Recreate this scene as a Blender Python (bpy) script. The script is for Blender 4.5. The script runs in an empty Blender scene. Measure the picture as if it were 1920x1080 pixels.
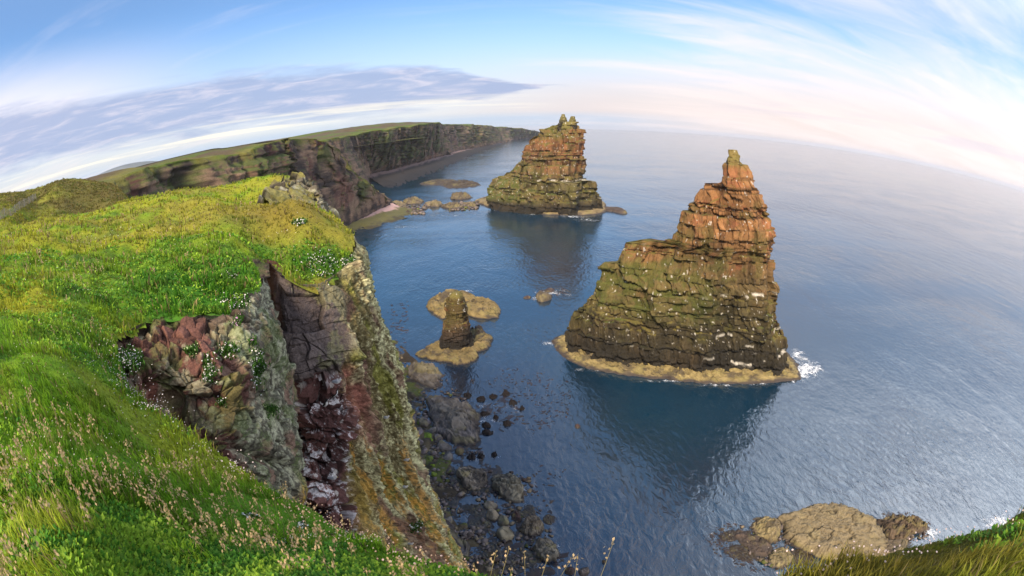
import bpy, math, random
import numpy as np
from mathutils import Matrix
C = bpy.context.scene
COL = C.collection
rng = np.random.default_rng(7)
random.seed(7)

# ------------------------------------------------------------------ camera, light, sky
FPX = 915.0                    # fisheye focal length in photo pixels (photo 1920 wide)
H = 60.0                       # eye height above the sea
RC = np.array([[0.99966152, 0.02601615, 0.0],
               [-0.00839881, 0.32272123, 0.9464568],
               [-0.02462316, 0.94613644, -0.3228305]])   # columns: camera right, up, forward in the world
cd = bpy.data.cameras.new('camera'); cam = bpy.data.objects.new('camera', cd); COL.objects.link(cam)
cd.type = 'PANO'; cd.sensor_fit = 'HORIZONTAL'; cd.sensor_width = 36.0; cd.sensor_height = 20.25
cd.panorama_type = 'FISHEYE_EQUISOLID'
cd.fisheye_lens = FPX / 1920 * 36.0
cd.fisheye_fov = math.radians(180)
cd.clip_start = 0.05; cd.clip_end = 200000
M = Matrix([[RC[0, 0], RC[0, 1], -RC[0, 2], 0], [RC[1, 0], RC[1, 1], -RC[1, 2], 0], [RC[2, 0], RC[2, 1], -RC[2, 2], H], [0, 0, 0, 1]])
cam.matrix_world = M
C.camera = cam
C.view_settings.view_transform = 'Standard'; C.view_settings.look = 'None'
C.view_settings.exposure = 0.93; C.view_settings.gamma = 1.0
C.render.resolution_x = 1920; C.render.resolution_y = 1080
C.cycles.max_bounces = 6; C.cycles.transparent_max_bounces = 12
C.cycles.use_denoising = True

SUN_AZ, SUN_EL = -163.0, 43.0      # degrees from straight ahead (negative is left), above the horizon
sd = bpy.data.lights.new('sun', 'SUN'); so = bpy.data.objects.new('sun', sd); COL.objects.link(so)
sd.energy = 4.2; sd.angle = math.radians(18); sd.color = (1.0, 0.83, 0.62)
so.rotation_euler = (math.radians(90 - SUN_EL), 0, math.radians(-SUN_AZ) + math.pi)

W = bpy.data.worlds.new('World'); C.world = W; W.use_nodes = True
nt = W.node_tree; nt.nodes.clear()

class NB:
    """small node-building helper"""
    def __init__(s, tree): s.t = tree
    def n(s, typ, **kw):
        o = s.t.nodes.new(typ)
        for k, v in kw.items(): setattr(o, k, v)
        return o
    def put(s, sock, v):
        if hasattr(v, 'is_output') or isinstance(v, bpy.types.NodeSocket): s.t.links.new(v, sock)
        else:
            if sock.type == 'RGBA' and not hasattr(v, '__len__'): v = (v, v, v, 1)
            if sock.type == 'RGBA' and len(v) == 3: v = tuple(v) + (1,)
            sock.default_value = v
    def m(s, op, a, b=0.0, c=0.0, clamp=False):
        o = s.n('ShaderNodeMath', operation=op, use_clamp=clamp)
        s.put(o.inputs[0], a); s.put(o.inputs[1], b); s.put(o.inputs[2], c)
        return o.outputs[0]
    def mix(s, f, a, b, mode='MIX'):
        o = s.n('ShaderNodeMix', data_type='RGBA', blend_type=mode, clamp_factor=True)
        s.put(o.inputs[0], f); s.put(o.inputs[6], a); s.put(o.inputs[7], b)
        return o.outputs[2]
    def ss(s, x, lo, hi):
        o = s.n('ShaderNodeMapRange', interpolation_type='SMOOTHSTEP')
        s.put(o.inputs[0], x); s.put(o.inputs[1], lo); s.put(o.inputs[2], hi)
        return o.outputs[0]
    def comb(s, x, y, z):
        o = s.n('ShaderNodeCombineXYZ'); s.put(o.inputs[0], x); s.put(o.inputs[1], y); s.put(o.inputs[2], z); return o.outputs[0]
    def noise(s, vec, scale, detail=5, rough=0.55, dist=0.0, col=False):
        o = s.n('ShaderNodeTexNoise'); s.put(o.inputs['Vector'], vec); o.inputs['Scale'].default_value = scale
        o.inputs['Detail'].default_value = detail; o.inputs['Roughness'].default_value = rough; o.inputs['Distortion'].default_value = dist
        return o.outputs['Color' if col else 'Fac']

b = NB(nt)
sky = b.n('ShaderNodeTexSky', sky_type='NISHITA', sun_disc=False, sun_elevation=math.radians(SUN_EL), sun_rotation=math.radians(SUN_AZ),
          altitude=60, air_density=1.0, dust_density=0.6, ozone_density=2.0)
tc = b.n('ShaderNodeTexCoord').outputs['Generated']
sep = b.n('ShaderNodeSeparateXYZ'); b.put(sep.inputs[0], tc)
dx, dy, dz = sep.outputs
el = b.m('MULTIPLY', b.m('ARCSINE', dz), 57.2958)
az = b.m('MULTIPLY', b.m('ARCTAN2', dx, dy), 57.2958)
zz = b.m('ADD', b.m('MAXIMUM', dz, 0.0), 0.10)
pv = b.comb(b.m('DIVIDE', dx, zz), b.m('DIVIDE', dy, zz), 0.0)     # cloud-layer plane
# clear sky: deepened blue overhead, pale and rosy near the horizon
base = b.mix(1.0, sky.outputs[0], (0.74, 0.92, 1.08, 1), 'MULTIPLY')
lowf = b.ss(el, 17.0, 0.0)
base = b.mix(b.m('MULTIPLY', lowf, 0.72), base, (4.61, 4.22, 4.42))
sideR = b.ss(az, -8.0, 40.0)
peach = b.mix(sideR, (4.5, 4.0, 4.05), (5.2, 4.45, 4.2))
base = b.mix(b.m('MULTIPLY', b.m('MULTIPLY', b.ss(el, 11.0, 1.5), b.ss(az, -22.0, 12.0)), 0.9), base, peach)
# bluish bank low over the sea in the middle
bank = b.m('MULTIPLY', b.m('MULTIPLY', b.ss(el, 2.2, 1.2), b.ss(az, 32.0, 6.0)), b.ss(az, -80.0, -60.0))
base = b.mix(b.m('MULTIPLY', bank, 0.75), base, (2.94, 3.78, 4.86))
# warm bright veil on the left above the grey cloud
veil = b.m('MULTIPLY', b.ss(az, -30.0, -62.0), b.m('MULTIPLY', b.ss(el, 3.0, 9.0), b.ss(el, 18.0, 8.0)))
base = b.mix(b.m('MULTIPLY', veil, 0.8), base, (6.40, 5.82, 5.89))
veilr = b.m('MULTIPLY', b.ss(az, 5.0, 60.0), b.m('MULTIPLY', b.ss(el, 11.0, 2.0), 0.75))
base = b.mix(b.m('MULTIPLY', veilr, 0.75), base, (5.2, 4.45, 4.25))
ga = b.m('DIVIDE', b.m('SUBTRACT', az, 82.0), 32.0); ge = b.m('DIVIDE', b.m('SUBTRACT', el, 34.0), 6.2)
glow = b.m('EXPONENT', b.m('MULTIPLY', b.m('ADD', b.m('MULTIPLY', ga, ga), b.m('MULTIPLY', ge, ge)), -0.5))
up_ = b.m('MULTIPLY', b.m('MULTIPLY', b.ss(el, 13.0, 28.0), b.ss(el, 75.0, 50.0)), b.m('ADD', 0.35, b.m('MULTIPLY', b.ss(az, 70.0, 10.0), 0.65)))
base = b.mix(b.m('MULTIPLY', up_, 0.8), base, (1.3, 2.3, 4.2))
# feathery cirrus
rot = b.n('ShaderNodeMapping'); b.put(rot.inputs[0], pv); rot.inputs['Rotation'].default_value = (0, 0, math.radians(-58)); rot.inputs['Scale'].default_value = (0.42, 1.5, 1)
warp = b.noise(rot.outputs[0], 0.55, 3, 0.5, col=True)
wv = b.n('ShaderNodeVectorMath', operation='MULTIPLY_ADD'); b.put(wv.inputs[0], warp); wv.inputs[1].default_value = (1.6, 1.6, 0); b.put(wv.inputs[2], rot.outputs[0])
ci = b.m('ADD', b.m('MULTIPLY', b.noise(wv.outputs[0], 0.75, 9, 0.62, 0.35), 0.72), b.m('MULTIPLY', b.noise(wv.outputs[0], 2.3, 7, 0.6, 0.5), 0.28))
big = b.noise(pv, 0.16, 3, 0.5)
right = b.ss(az, 2.0, 30.0)
thr = b.m('SUBTRACT', 0.62, b.m('ADD', b.m('MULTIPLY', right, 0.20), b.m('MULTIPLY', b.m('SUBTRACT', big, 0.5), 0.35)))
cir = b.ss(b.m('SUBTRACT', ci, thr), -0.12, 0.26)
base = b.mix(b.m('MULTIPLY', cir, 0.82), base, b.mix(b.ss(el, 4, 18), (6.14, 5.31, 5.12), (5.89, 5.38, 5.70)))
# the long slate-blue cloud on the left
sv = b.comb(b.m('MULTIPLY', az, 0.055), b.m('MULTIPLY', el, 0.42), b.m('MULTIPLY', az, 0.02))
n1 = b.noise(sv, 1.1, 7, 0.6, 0.4); n2 = b.noise(sv, 2.7, 8, 0.62, 0.6)
el2 = b.m('ADD', el, b.m('MULTIPLY', b.m('SUBTRACT', n1, 0.5), 5.0))
tilt = b.m('MULTIPLY', b.m('ADD', az, 20.0), 0.035)
ev = b.m('ADD', b.m('SUBTRACT', el2, 5.6), tilt)
hh = b.m('MULTIPLY', b.ss(az, 9.5, -18.0), 4.0)
cm = b.m('SUBTRACT', 1.0, b.m('DIVIDE', b.m('ABSOLUTE', ev), b.m('ADD', hh, 0.02)))
cm = b.m('MULTIPLY', b.ss(cm, 0.0, 0.55), b.ss(hh, 0.0, 0.5))
ccol = b.mix(b.ss(n2, 0.42, 0.80), (2.11, 2.62, 3.97), (4.48, 4.22, 4.86))
base = b.mix(b.m('MULTIPLY', cm, 0.86), base, ccol)
# cream-lit streaks under the cloud
st = b.m('MULTIPLY', b.m('MULTIPLY', b.ss(el, 1.2, 2.4), b.ss(el, 4.6, 3.0)), b.m('MULTIPLY', b.ss(az, 8.0, -8.0), b.ss(b.noise(b.comb(b.m('MULTIPLY', az, 0.03), b.m('MULTIPLY', el, 0.9), 3.0), 1.3, 6, 0.6), 0.47, 0.62)))
base = b.mix(b.m('MULTIPLY', st, 0.85), base, (6.40, 5.95, 4.99))
# slim grey clouds low on the right
sr = b.m('MULTIPLY', b.m('MULTIPLY', b.ss(el, 2.2, 3.0), b.ss(el, 4.6, 3.6)), b.m('MULTIPLY', b.ss(az, 20.0, 34.0), b.ss(b.noise(b.comb(b.m('MULTIPLY', az, 0.045), b.m('MULTIPLY', el, 0.8), 9.0), 1.5, 5, 0.5), 0.46, 0.6)))
base = b.mix(b.m('MULTIPLY', sr, 0.55), base, (4.42, 3.97, 4.48))
ga2 = b.m('DIVIDE', b.m('SUBTRACT', az, 108.0), 25.0); ge2 = b.m('DIVIDE', b.m('SUBTRACT', el, 13.0), 12.0)
glow = b.m('ADD', glow, b.m('MULTIPLY', 0.2, b.m('EXPONENT', b.m('MULTIPLY', b.m('ADD', b.m('MULTIPLY', ga2, ga2), b.m('MULTIPLY', ge2, ge2)), -0.5))))
gl = b.n('ShaderNodeVectorMath', operation='SCALE'); gl.inputs[0].default_value = (18, 19, 20); b.put(gl.inputs['Scale'], glow)
base = b.mix(1.0, base, gl.outputs[0], 'ADD')
bg = b.n('ShaderNodeBackground'); b.put(bg.inputs[0], base); bg.inputs[1].default_value = 0.1
wo = b.n('ShaderNodeOutputWorld'); nt.links.new(bg.outputs[0], wo.inputs[0])

# ------------------------------------------------------------------ pixel <-> world
def ray(x, y):
    u = x - 960.; v = 540. - y; r = math.hypot(u, v) + 1e-9; th = 2 * math.asin(r / (2 * FPX))
    return RC @ np.array([u / r * math.sin(th), v / r * math.sin(th), math.cos(th)])
EYE = np.array([0, 0, H])
def P(x, y, d): return ray(x, y) * d + EYE                          # straight distance
def T(x, y, h): d = ray(x, y); return d * h / math.hypot(d[0], d[1]) + EYE   # level distance
def Z(x, y, z=0.0): d = ray(x, y); return d * (z - H) / d[2] + EYE  # on the level z
def polar(azd, h, z): a = math.radians(azd); return np.array([math.sin(a) * h, math.cos(a) * h, z])

# ------------------------------------------------------------------ noise
def _h(ix, iy, iz, k=0):
    h = (ix.astype(np.int64) * 73856093) ^ (iy.astype(np.int64) * 19349663) ^ (iz.astype(np.int64) * 83492791) ^ np.int64(k * 2654435761 % 2**31)
    h = (h ^ (h >> 13)) * 1274126177 & 0x7fffffff
    h = (h ^ (h >> 16)) * 2246822519 & 0x7fffffff
    return ((h ^ (h >> 15)) & 0xffffff) / float(0xffffff)
def vnoise(p, k=0):
    i = np.floor(p); f = p - i; f = f * f * f * (f * (f * 6 - 15) + 10); i = i.astype(np.int64)
    r = 0
    for a in (0, 1):
        wx = f[:, 0] if a else 1 - f[:, 0]
        for bb in (0, 1):
            wy = f[:, 1] if bb else 1 - f[:, 1]
            for c in (0, 1):
                wz = f[:, 2] if c else 1 - f[:, 2]
                r = r + wx * wy * wz * _h(i[:, 0] + a, i[:, 1] + bb, i[:, 2] + c, k)
    return r * 2 - 1
def fbm(p, sc=1.0, o=4, k=0, rough=0.5):
    p = np.asarray(p, float) * sc; r = 0; a = 1.0; t = 0
    for j in range(o):
        r = r + a * vnoise(p + 17.3 * j, k + j); t += a; a *= rough; p = p * 2.03
    return r / t * 1.6
def voro(p, k=0, jit=0.9):
    """returns F1, F2-F1, three hashes of the nearest cell and the offset vector to its centre"""
    i = np.floor(p).astype(np.int64); N = len(p)
    f1 = np.full(N, 9.); f2 = np.full(N, 9.); hs = np.zeros((N, 3)); off = np.zeros((N, 3))
    for a in (-1, 0, 1):
        for bb in (-1, 0, 1):
            for c in (-1, 0, 1):
                x, y, z = i[:, 0] + a, i[:, 1] + bb, i[:, 2] + c
                q = np.stack([_h(x, y, z, k), _h(x, y, z, k + 1), _h(x, y, z, k + 2)], 1)
                o = np.stack([x, y, z], 1) + 0.5 + (q - 0.5) * jit - p
                d = np.sqrt((o * o).sum(1))
                near = d < f1
                f2 = np.where(near, f1, np.minimum(f2, d)); f1 = np.where(near, d, f1)
                hs[near] = q[near]; off[near] = o[near]
    return f1, f2 - f1, hs, off
def sm(x, a, b_): t = np.clip((x - a) / (b_ - a), 0, 1); return t * t * (3 - 2 * t)
def lerp(a, b_, t):
    t = np.asarray(t)[..., None] if np.ndim(t) else t
    return np.asarray(a) * (1 - t) + np.asarray(b_) * t

# ------------------------------------------------------------------ meshes
def mesh_obj(name, v, f, mat, col=None, smooth=True, parent=None):
    """f: (n,3) or (n,4) int array, or a list of such arrays"""
    me = bpy.data.meshes.new(name)
    fs = f if isinstance(f, list) else [f]
    fs = [np.asarray(x, np.int32) for x in fs if len(x)]
    v = np.asarray(v, np.float32)
    me.vertices.add(len(v)); me.vertices.foreach_set('co', v.ravel())
    loops = np.concatenate([x.ravel() for x in fs]); tot = np.concatenate([np.full(len(x), x.shape[1], np.int32) for x in fs])
    st_ = np.concatenate([[0], np.cumsum(tot)[:-1]]).astype(np.int32)
    me.loops.add(len(loops)); me.loops.foreach_set('vertex_index', loops)
    me.polygons.add(len(tot)); me.polygons.foreach_set('loop_start', st_); me.polygons.foreach_set('loop_total', tot)
    if smooth: me.polygons.foreach_set('use_smooth', np.ones(len(tot), bool))
    me.update(calc_edges=True)
    if col is not None:
        at = me.color_attributes.new('Col', 'FLOAT_COLOR', 'POINT')
        at.data.foreach_set('color', np.concatenate([np.clip(col, 0, 1), np.ones((len(col), 1))], 1).astype(np.float32).ravel())
    me.materials.append(mat)
    o = bpy.data.objects.new(name, me); COL.objects.link(o)
    if parent is not None: o.parent = parent
    return o
def tag(o, label=None, cat=None, group=None, kind=None):
    if label: o['label'] = label
    if cat: o['category'] = cat
    if group: o['group'] = group
    if kind: o['kind'] = kind
    return o
def grid_faces(nr, nc, wrap=False):
    r = np.arange(nr - 1)[:, None]; c = np.arange(nc if wrap else nc - 1)[None, :]; c2 = (c + 1) % nc
    return np.stack([r * nc + c, r * nc + c2, (r + 1) * nc + c2, (r + 1) * nc + c], -1).reshape(-1, 4)
def grid_normals(p):
    a = np.gradient(p, axis=0); c = np.gradient(p, axis=1)
    n = np.cross(a, c); return n / (np.linalg.norm(n, axis=-1, keepdims=True) + 1e-9)
def crom(ctrl, n):
    """Catmull-Rom resample along axis 0 (monotone enough for lattices)"""
    ctrl = np.asarray(ctrl, float); k = len(ctrl); t = np.linspace(0, k - 1, n); i = np.clip(np.floor(t).astype(int), 0, k - 2); u = (t - i).reshape((-1,) + (1,) * (ctrl.ndim - 1))
    g = lambda j: ctrl[np.clip(j, 0, k - 1)]
    p0, p1, p2, p3 = g(i - 1), g(i), g(i + 1), g(i + 2)
    cr = 0.5 * (2 * p1 + (p2 - p0) * u + (2 * p0 - 5 * p1 + 4 * p2 - p3) * u**2 + (3 * p1 - p0 - 3 * p2 + p3) * u**3)
    return 0.6 * cr + 0.4 * (p1 * (1 - u) + p2 * u)
def lattice(rows, nr, nc): return np.swapaxes(crom(np.swapaxes(crom(rows, nr), 0, 1), nc), 0, 1)
def in_poly(x, y, poly):
    ins = np.zeros(x.shape, bool); n = len(poly); j = n - 1
    for i in range(n):
        xi, yi = poly[i][0], poly[i][1]; xj, yj = poly[j][0], poly[j][1]
        c = ((yi > y) != (yj > y)) & (x < (xj - xi) * (y - yi) / (yj - yi + 1e-12) + xi)
        ins ^= c; j = i
    return ins

# ------------------------------------------------------------------ materials
def new_mat(name):
    m = bpy.data.materials.new(name); m.use_nodes = True; t = m.node_tree; t.nodes.clear(); return m, NB(t)
def out(bb, sh): o = bb.n('ShaderNodeOutputMaterial'); bb.t.links.new(sh, o.inputs[0])
def rock_mat(name, s=1.0, rough=0.9, bump=0.5, dark=0.55, light=1.35, speck=None, dist=0.15):
    """vertex colour broken up by two scales of grain, plus bump; s = size factor of the grain"""
    m, bb = new_mat(name)
    at = bb.n('ShaderNodeAttribute', attribute_name='Col').outputs['Color']
    pos = bb.n('ShaderNodeNewGeometry').outputs['Position']
    a = bb.noise(pos, 6 / s, 8, 0.65); c = bb.noise(pos, 1.3 / s, 4, 0.6, 0.5)
    v = bb.m('ADD', bb.m('MULTIPLY', a, 0.65), bb.m('MULTIPLY', c, 0.35))
    k = bb.n('ShaderNodeMapRange'); bb.put(k.inputs[0], v); k.inputs[1].default_value = 0.3; k.inputs[2].default_value = 0.7; k.inputs[3].default_value = dark; k.inputs[4].default_value = light
    colr = bb.mix(1.0, at, k.outputs[0], 'MULTIPLY')
    if speck is not None:
        sp = bb.noise(pos, 14 / s, 5, 0.7); colr = bb.mix(bb.m('MULTIPLY', bb.ss(sp, 0.56, 0.66), 0.7), colr, speck)
    p = bb.n('ShaderNodeBsdfPrincipled'); bb.put(p.inputs['Base Color'], colr); p.inputs['Roughness'].default_value = rough
    p.inputs['Specular IOR Level'].default_value = 0.25
    bp = bb.n('ShaderNodeBump'); bp.inputs['Strength'].default_value = bump; bp.inputs['Distance'].default_value = dist * s
    bb.put(bp.inputs['Height'], bb.m('ADD', a, bb.m('MULTIPLY', bb.noise(pos, 22 / s, 4, 0.6), 0.4))); bb.t.links.new(bp.outputs[0], p.inputs['Normal'])
    out(bb, p.outputs[0]); return m
M_NEAR = rock_mat('near_rock', 0.30, 0.92, 0.8, 0.38, 1.75)
M_STACK = rock_mat('stack_rock', 1.6, 0.92, 0.6, 0.6, 1.4)
M_FAR = rock_mat('far_cliff_rock', 3.0, 0.95, 0.8, 0.4, 1.65)
M_SHORE = rock_mat('shore_rock', 0.7, 0.8, 0.6, 0.6, 1.35)
M_TURF = rock_mat('turf', 0.6, 0.95, 0.8, 0.45, 1.4)
def leaf_mat(name, trans=0.35, rough=0.55):
    m, bb = new_mat(name)
    at = bb.n('ShaderNodeAttribute', attribute_name='Col').outputs['Color']
    p = bb.n('ShaderNodeBsdfPrincipled'); bb.put(p.inputs['Base Color'], at); p.inputs['Roughness'].default_value = rough; p.inputs['Specular IOR Level'].default_value = 0.2
    t = bb.n('ShaderNodeBsdfTranslucent'); bb.put(t.inputs[0], at)
    mx = bb.n('ShaderNodeMixShader'); mx.inputs[0].default_value = trans; bb.t.links.new(p.outputs[0], mx.inputs[1]); bb.t.links.new(t.outputs[0], mx.inputs[2])
    out(bb, mx.outputs[0]); return m
M_LEAF = leaf_mat('grass_blade', 0.45)
M_PETAL = leaf_mat('petal', 0.25, 0.7)
def plain_mat(name, rough=0.7):
    m, bb = new_mat(name); at = bb.n('ShaderNodeAttribute', attribute_name='Col').outputs['Color']
    pos = bb.n('ShaderNodeNewGeometry').outputs['Position']
    p = bb.n('ShaderNodeBsdfPrincipled'); bb.put(p.inputs['Base Color'], bb.mix(0.35, at, bb.mix(1.0, at, bb.noise(pos, 30, 4), 'MULTIPLY'))); p.inputs['Roughness'].default_value = rough
    out(bb, p.outputs[0]); return m
M_PLAIN = plain_mat('plumage_and_wood')
M_WEED = plain_mat('wet_seaweed', 0.35)

# ------------------------------------------------------------------ sea
def build_sea():
    m, bb = new_mat('sea_water')
    pos = bb.n('ShaderNodeNewGeometry').outputs['Position']
    mp = bb.n('ShaderNodeMapping'); bb.put(mp.inputs[0], pos); mp.inputs['Rotation'].default_value = (0, 0, math.radians(32)); mp.inputs['Scale'].default_value = (1.0, 0.55, 1)
    w1 = bb.noise(mp.outputs[0], 0.75, 4, 0.55, 0.5)
    w2 = bb.noise(mp.outputs[0], 0.10, 3, 0.5, 0.4)
    w3 = bb.noise(mp.outputs[0], 0.02, 2, 0.5, 0.8)
    h = bb.m('ADD', bb.m('MULTIPLY', w1, 0.5), bb.m('MULTIPLY', w2, 1.3))
    lm = bb.n('ShaderNodeMapping'); bb.put(lm.inputs[0], pos); lm.inputs['Rotation'].default_value = (0, 0, math.radians(-24)); lm.inputs['Scale'].default_value = (0.0035, 0.022, 1)
    lane = bb.ss(bb.noise(lm.outputs[0], 1.0, 4, .55, .8), .42, .66)
    calm = bb.noise(pos, 0.012, 3, 0.5, 0.5)
    bp = bb.n('ShaderNodeBump'); bp.inputs['Distance'].default_value = 1.0
    bb.put(bp.inputs['Strength'], bb.m('MULTIPLY', bb.m('ADD', 0.26, bb.m('MULTIPLY', bb.ss(calm, 0.35, 0.65), 0.40)), bb.m('SUBTRACT', 1.0, bb.m('MULTIPLY', lane, .55)))); bb.put(bp.inputs['Height'], h)
    sp = bb.n('ShaderNodeSeparateXYZ'); bb.put(sp.inputs[0], pos)
    # deep water is teal-blue, the weedy shallows under the cliff are darker and purplish
    d = bb.m('ADD', sp.outputs[0], bb.m('MULTIPLY', sp.outputs[1], 0.12))
    shore = bb.ss(bb.m('ADD', d, bb.m('MULTIPLY', bb.m('SUBTRACT', w3, 0.5), 40)), 48.0, -5.0)
    near = bb.ss(sp.outputs[1], 190.0, 60.0)
    col = bb.mix(bb.ss(w3, 0.3, 0.7), (0.001, 0.017, 0.036), (0.002, 0.026, 0.052))
    col = bb.mix(bb.m('MULTIPLY', bb.m('MULTIPLY', shore, near), 0.85), col, (0.008, 0.010, 0.022))
    p = bb.n('ShaderNodeBsdfPrincipled'); bb.put(p.inputs['Base Color'], col); p.inputs['Roughness'].default_value = 0.09; p.inputs['IOR'].default_value = 2.1
    bb.t.links.new(bp.outputs[0], p.inputs['Normal']); out(bb, p.outputs[0])
    r = [30000 * (k / 60) ** 3 for k in range(1, 61)]; na = 96
    v = [[0, 60, 0]]
    for q in r:
        for k in range(na): v.append([q * math.cos(2 * math.pi * k / na), 60 + q * math.sin(2 * math.pi * k / na), 0])
    f3 = np.array([[0, 1 + k, 1 + (k + 1) % na] for k in range(na)]); f4 = grid_faces(len(r), na, True) + 1
    tag(mesh_obj('sea', v, [f3, f4], m), kind='structure')
build_sea()

# ------------------------------------------------------------------ layered sea stacks
def layers(z0, z1, lo, hi, seed):
    r = np.random.default_rng(seed); zs = [z0]
    while zs[-1] < z1: zs.append(zs[-1] + lo + (hi - lo) * r.random() ** 2.2)
    zs[-1] = z1
    return np.array(zs)
def stack(name, PA, PB, sil, depth, colf, seed, lt=(0.7, 2.2), bw=2.4, res=0.33, amp=0.6, zbase=-1.0, expo=2.7, mat=None, macro=1.2, slope=0.6, thin=0.9):
    """PA, PB: two plan points the vertical trace plane runs through; sil: rows (y, x left, x right) of the photo outline;
    depth: rows (fraction of height, half depth towards the viewer, half depth away)"""
    PA = np.asarray(PA)[:2]; PB = np.asarray(PB)[:2]; ax = (PB - PA) / np.linalg.norm(PB - PA); nm = np.array([ax[1], -ax[0]])   # nm faces the viewer
    if nm @ (-PA) < 0: nm = -nm
    def hit(x, y):
        d = ray(x, y); t = ((PA - 0) @ nm) / (d[:2] @ nm); p = d * t + EYE; return (p[:2] - PA) @ ax, p[2]
    L = sorted([hit(x, y)[::-1] for y, x, _ in sil]); R_ = sorted([hit(x, y)[::-1] for y, _, x in sil])
    lz, ls = np.array(L).T; rz, rs = np.array(R_).T
    ztop = max(lz.max(), rz.max()); hgt = ztop
    zl = layers(zbase, ztop, *lt, seed)
    rows = []; lay = []
    for k in range(len(zl) - 1):
        n = max(2, int((zl[k + 1] - zl[k]) / res) + 1)
        e = 0.02 * (zl[k + 1] - zl[k])
        rows += list(np.linspace(zl[k] + e, zl[k + 1] - e, n)); lay += [k] * n
    rows = np.array(rows); lay = np.array(lay)
    r = np.random.default_rng(seed + 5)
    zq = 0.5 * (zl[lay] + zl[lay + 1]) * 0.4 + rows * 0.6
    sl = np.interp(zq, lz, ls); sr = np.interp(zq, rz, rs)
    fr = np.clip(zq / hgt, 0, 1); dep = np.array(depth)
    li = np.argsort(ls); ri = np.argsort(-rs); zL = lambda q: np.interp(q, ls[li], np.maximum.accumulate(lz[li])); zR = lambda q: np.interp(-q, -rs[ri], np.maximum.accumulate(rz[ri]))
    bf = np.interp(fr, dep[:, 0], dep[:, 1]); bk = np.interp(fr, dep[:, 0], dep[:, 2])
    per = 2 * ((sr - sl).max() + bf.max() + bk.max()); nth = int(per / res)
    th = np.linspace(0, 2 * np.pi, nth, endpoint=False)
    c, s = np.cos(th), np.sin(th); e = 2 / expo
    ux = np.sign(c) * np.abs(c) ** e; uy = np.sign(s) * np.abs(s) ** e
    # arc-length-ish reparameterisation
    seg = np.hypot(np.diff(np.append(ux, ux[0])), np.diff(np.append(uy, uy[0])) * 0.4); cum = np.concatenate([[0], np.cumsum(seg)])
    th2 = np.interp(np.linspace(0, cum[-1], nth, endpoint=False), cum, np.append(th, 2 * np.pi))
    c, s = np.cos(th2), np.sin(th2); ux = np.sign(c) * np.abs(c) ** e; uy = np.sign(s) * np.abs(s) ** e
    A = (sr - sl) / 2; MC = (sl + sr) / 2
    ss_ = MC[:, None] + A[:, None] * ux[None]
    hc = np.minimum(zL(ss_), zR(ss_)); lim = thin + slope * np.maximum(hc - rows[:, None], 0) + 0.7 * fbm(np.stack([ss_, ss_ * 0, rows[:, None] + ss_ * 0], -1).reshape(-1, 3), .25, 3, seed + 61).reshape(ss_.shape) * slope
    bF = np.clip(np.minimum(bf[:, None], lim), .3, None); bK = np.clip(np.minimum(bk[:, None], lim), .3, None)
    tt = np.where(uy[None] > 0, bF * uy[None], bK * uy[None])
    X = PA[0] + ax[0] * ss_ + nm[0] * tt; Y = PA[1] + ax[1] * ss_ + nm[1] * tt
    ZZ = np.repeat(rows[:, None], nth, 1)
    # outward direction
    ox = ux[None] / np.maximum(A[:, None], .5); oy = uy[None] / np.maximum(np.where(uy[None] > 0, bf[:, None], bk[:, None]), .5)
    ol = np.hypot(ox, oy) + 1e-9; ox, oy = ox / ol, oy / ol
    OX = ax[0] * ox + nm[0] * oy; OY = ax[1] * ox + nm[1] * oy
    size = np.minimum(1, np.minimum(A, bf) / 4.0)[:, None]
    p = np.stack([X, Y, ZZ], -1).reshape(-1, 3)
    # bedding and joints
    u = (np.cumsum(np.hypot(np.gradient(X, axis=1), np.gradient(Y, axis=1)), 1))
    u = u + fbm(p, 0.35, 2, seed).reshape(u.shape) * 0.6
    lw = bw * (0.6 + 0.9 * r.random(len(zl)))[lay][:, None]; lo = r.random(len(zl))[lay][:, None] * 7
    q = u / lw + lo; cell = np.floor(q).astype(np.int64); fq = q - cell
    hsh = _h(cell, np.repeat(lay[:, None], nth, 1), cell * 0 + seed, 3)
    cell2 = np.floor(u / (lw * 2.7) + lo * 1.7).astype(np.int64)
    hs2 = _h(cell2, np.repeat((lay // 3)[:, None], nth, 1), cell2 * 0 + seed, 9)
    dj = np.minimum(fq, 1 - fq) * lw
    zlo, zhi = zl[lay][:, None], zl[lay + 1][:, None]; dzb = np.minimum(ZZ - zlo, zhi - ZZ)
    crack = -0.30 * (1 - sm(dj, 0, 0.10)) * (hsh > 0.35) - 0.14 * (1 - sm(dzb, 0, 0.08))
    u3 = u / (bw * 2.6) + fbm(p * [0, 0, 1], .09, 2, seed + 71).reshape(u.shape) * .35; c3 = np.floor(u3).astype(np.int64); zb = np.floor((ZZ + fbm(p * [1, 1, 0], .08, 2, seed + 72).reshape(u.shape) * 3) / (hgt * .19)).astype(np.int64); hs3 = _h(c3, zb, c3 * 0 + seed, 21)
    lof = (r.random(len(zl)) - 0.5)[lay][:, None]
    disp = amp * ((hsh - 0.5) * 1.15 + (hs2 - 0.5) * 1.3 + lof * 0.5 + (hs3 - .5) * 3.0) + crack * min(1, amp * 1.6)
    disp = disp + (fbm(p * [1, 1, 0.5], 0.11, 3, seed + 2) * macro + fbm(p, 1.3, 4, seed + 8, .65) * 0.20).reshape(u.shape)
    disp = disp * size
    X = X + OX * disp; Y = Y + OY * disp
    ZZ = ZZ + fbm(np.stack([X, Y, ZZ * 0.2], -1).reshape(-1, 3), 0.12, 2, seed + 4).reshape(u.shape) * 0.2 * sm(ZZ, 1, 6) * (1 - sm(ZZ / hgt, .9, 1) * .8)
    pts = np.stack([X, Y, ZZ], -1)
    nrm = grid_normals(pts); 
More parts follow.
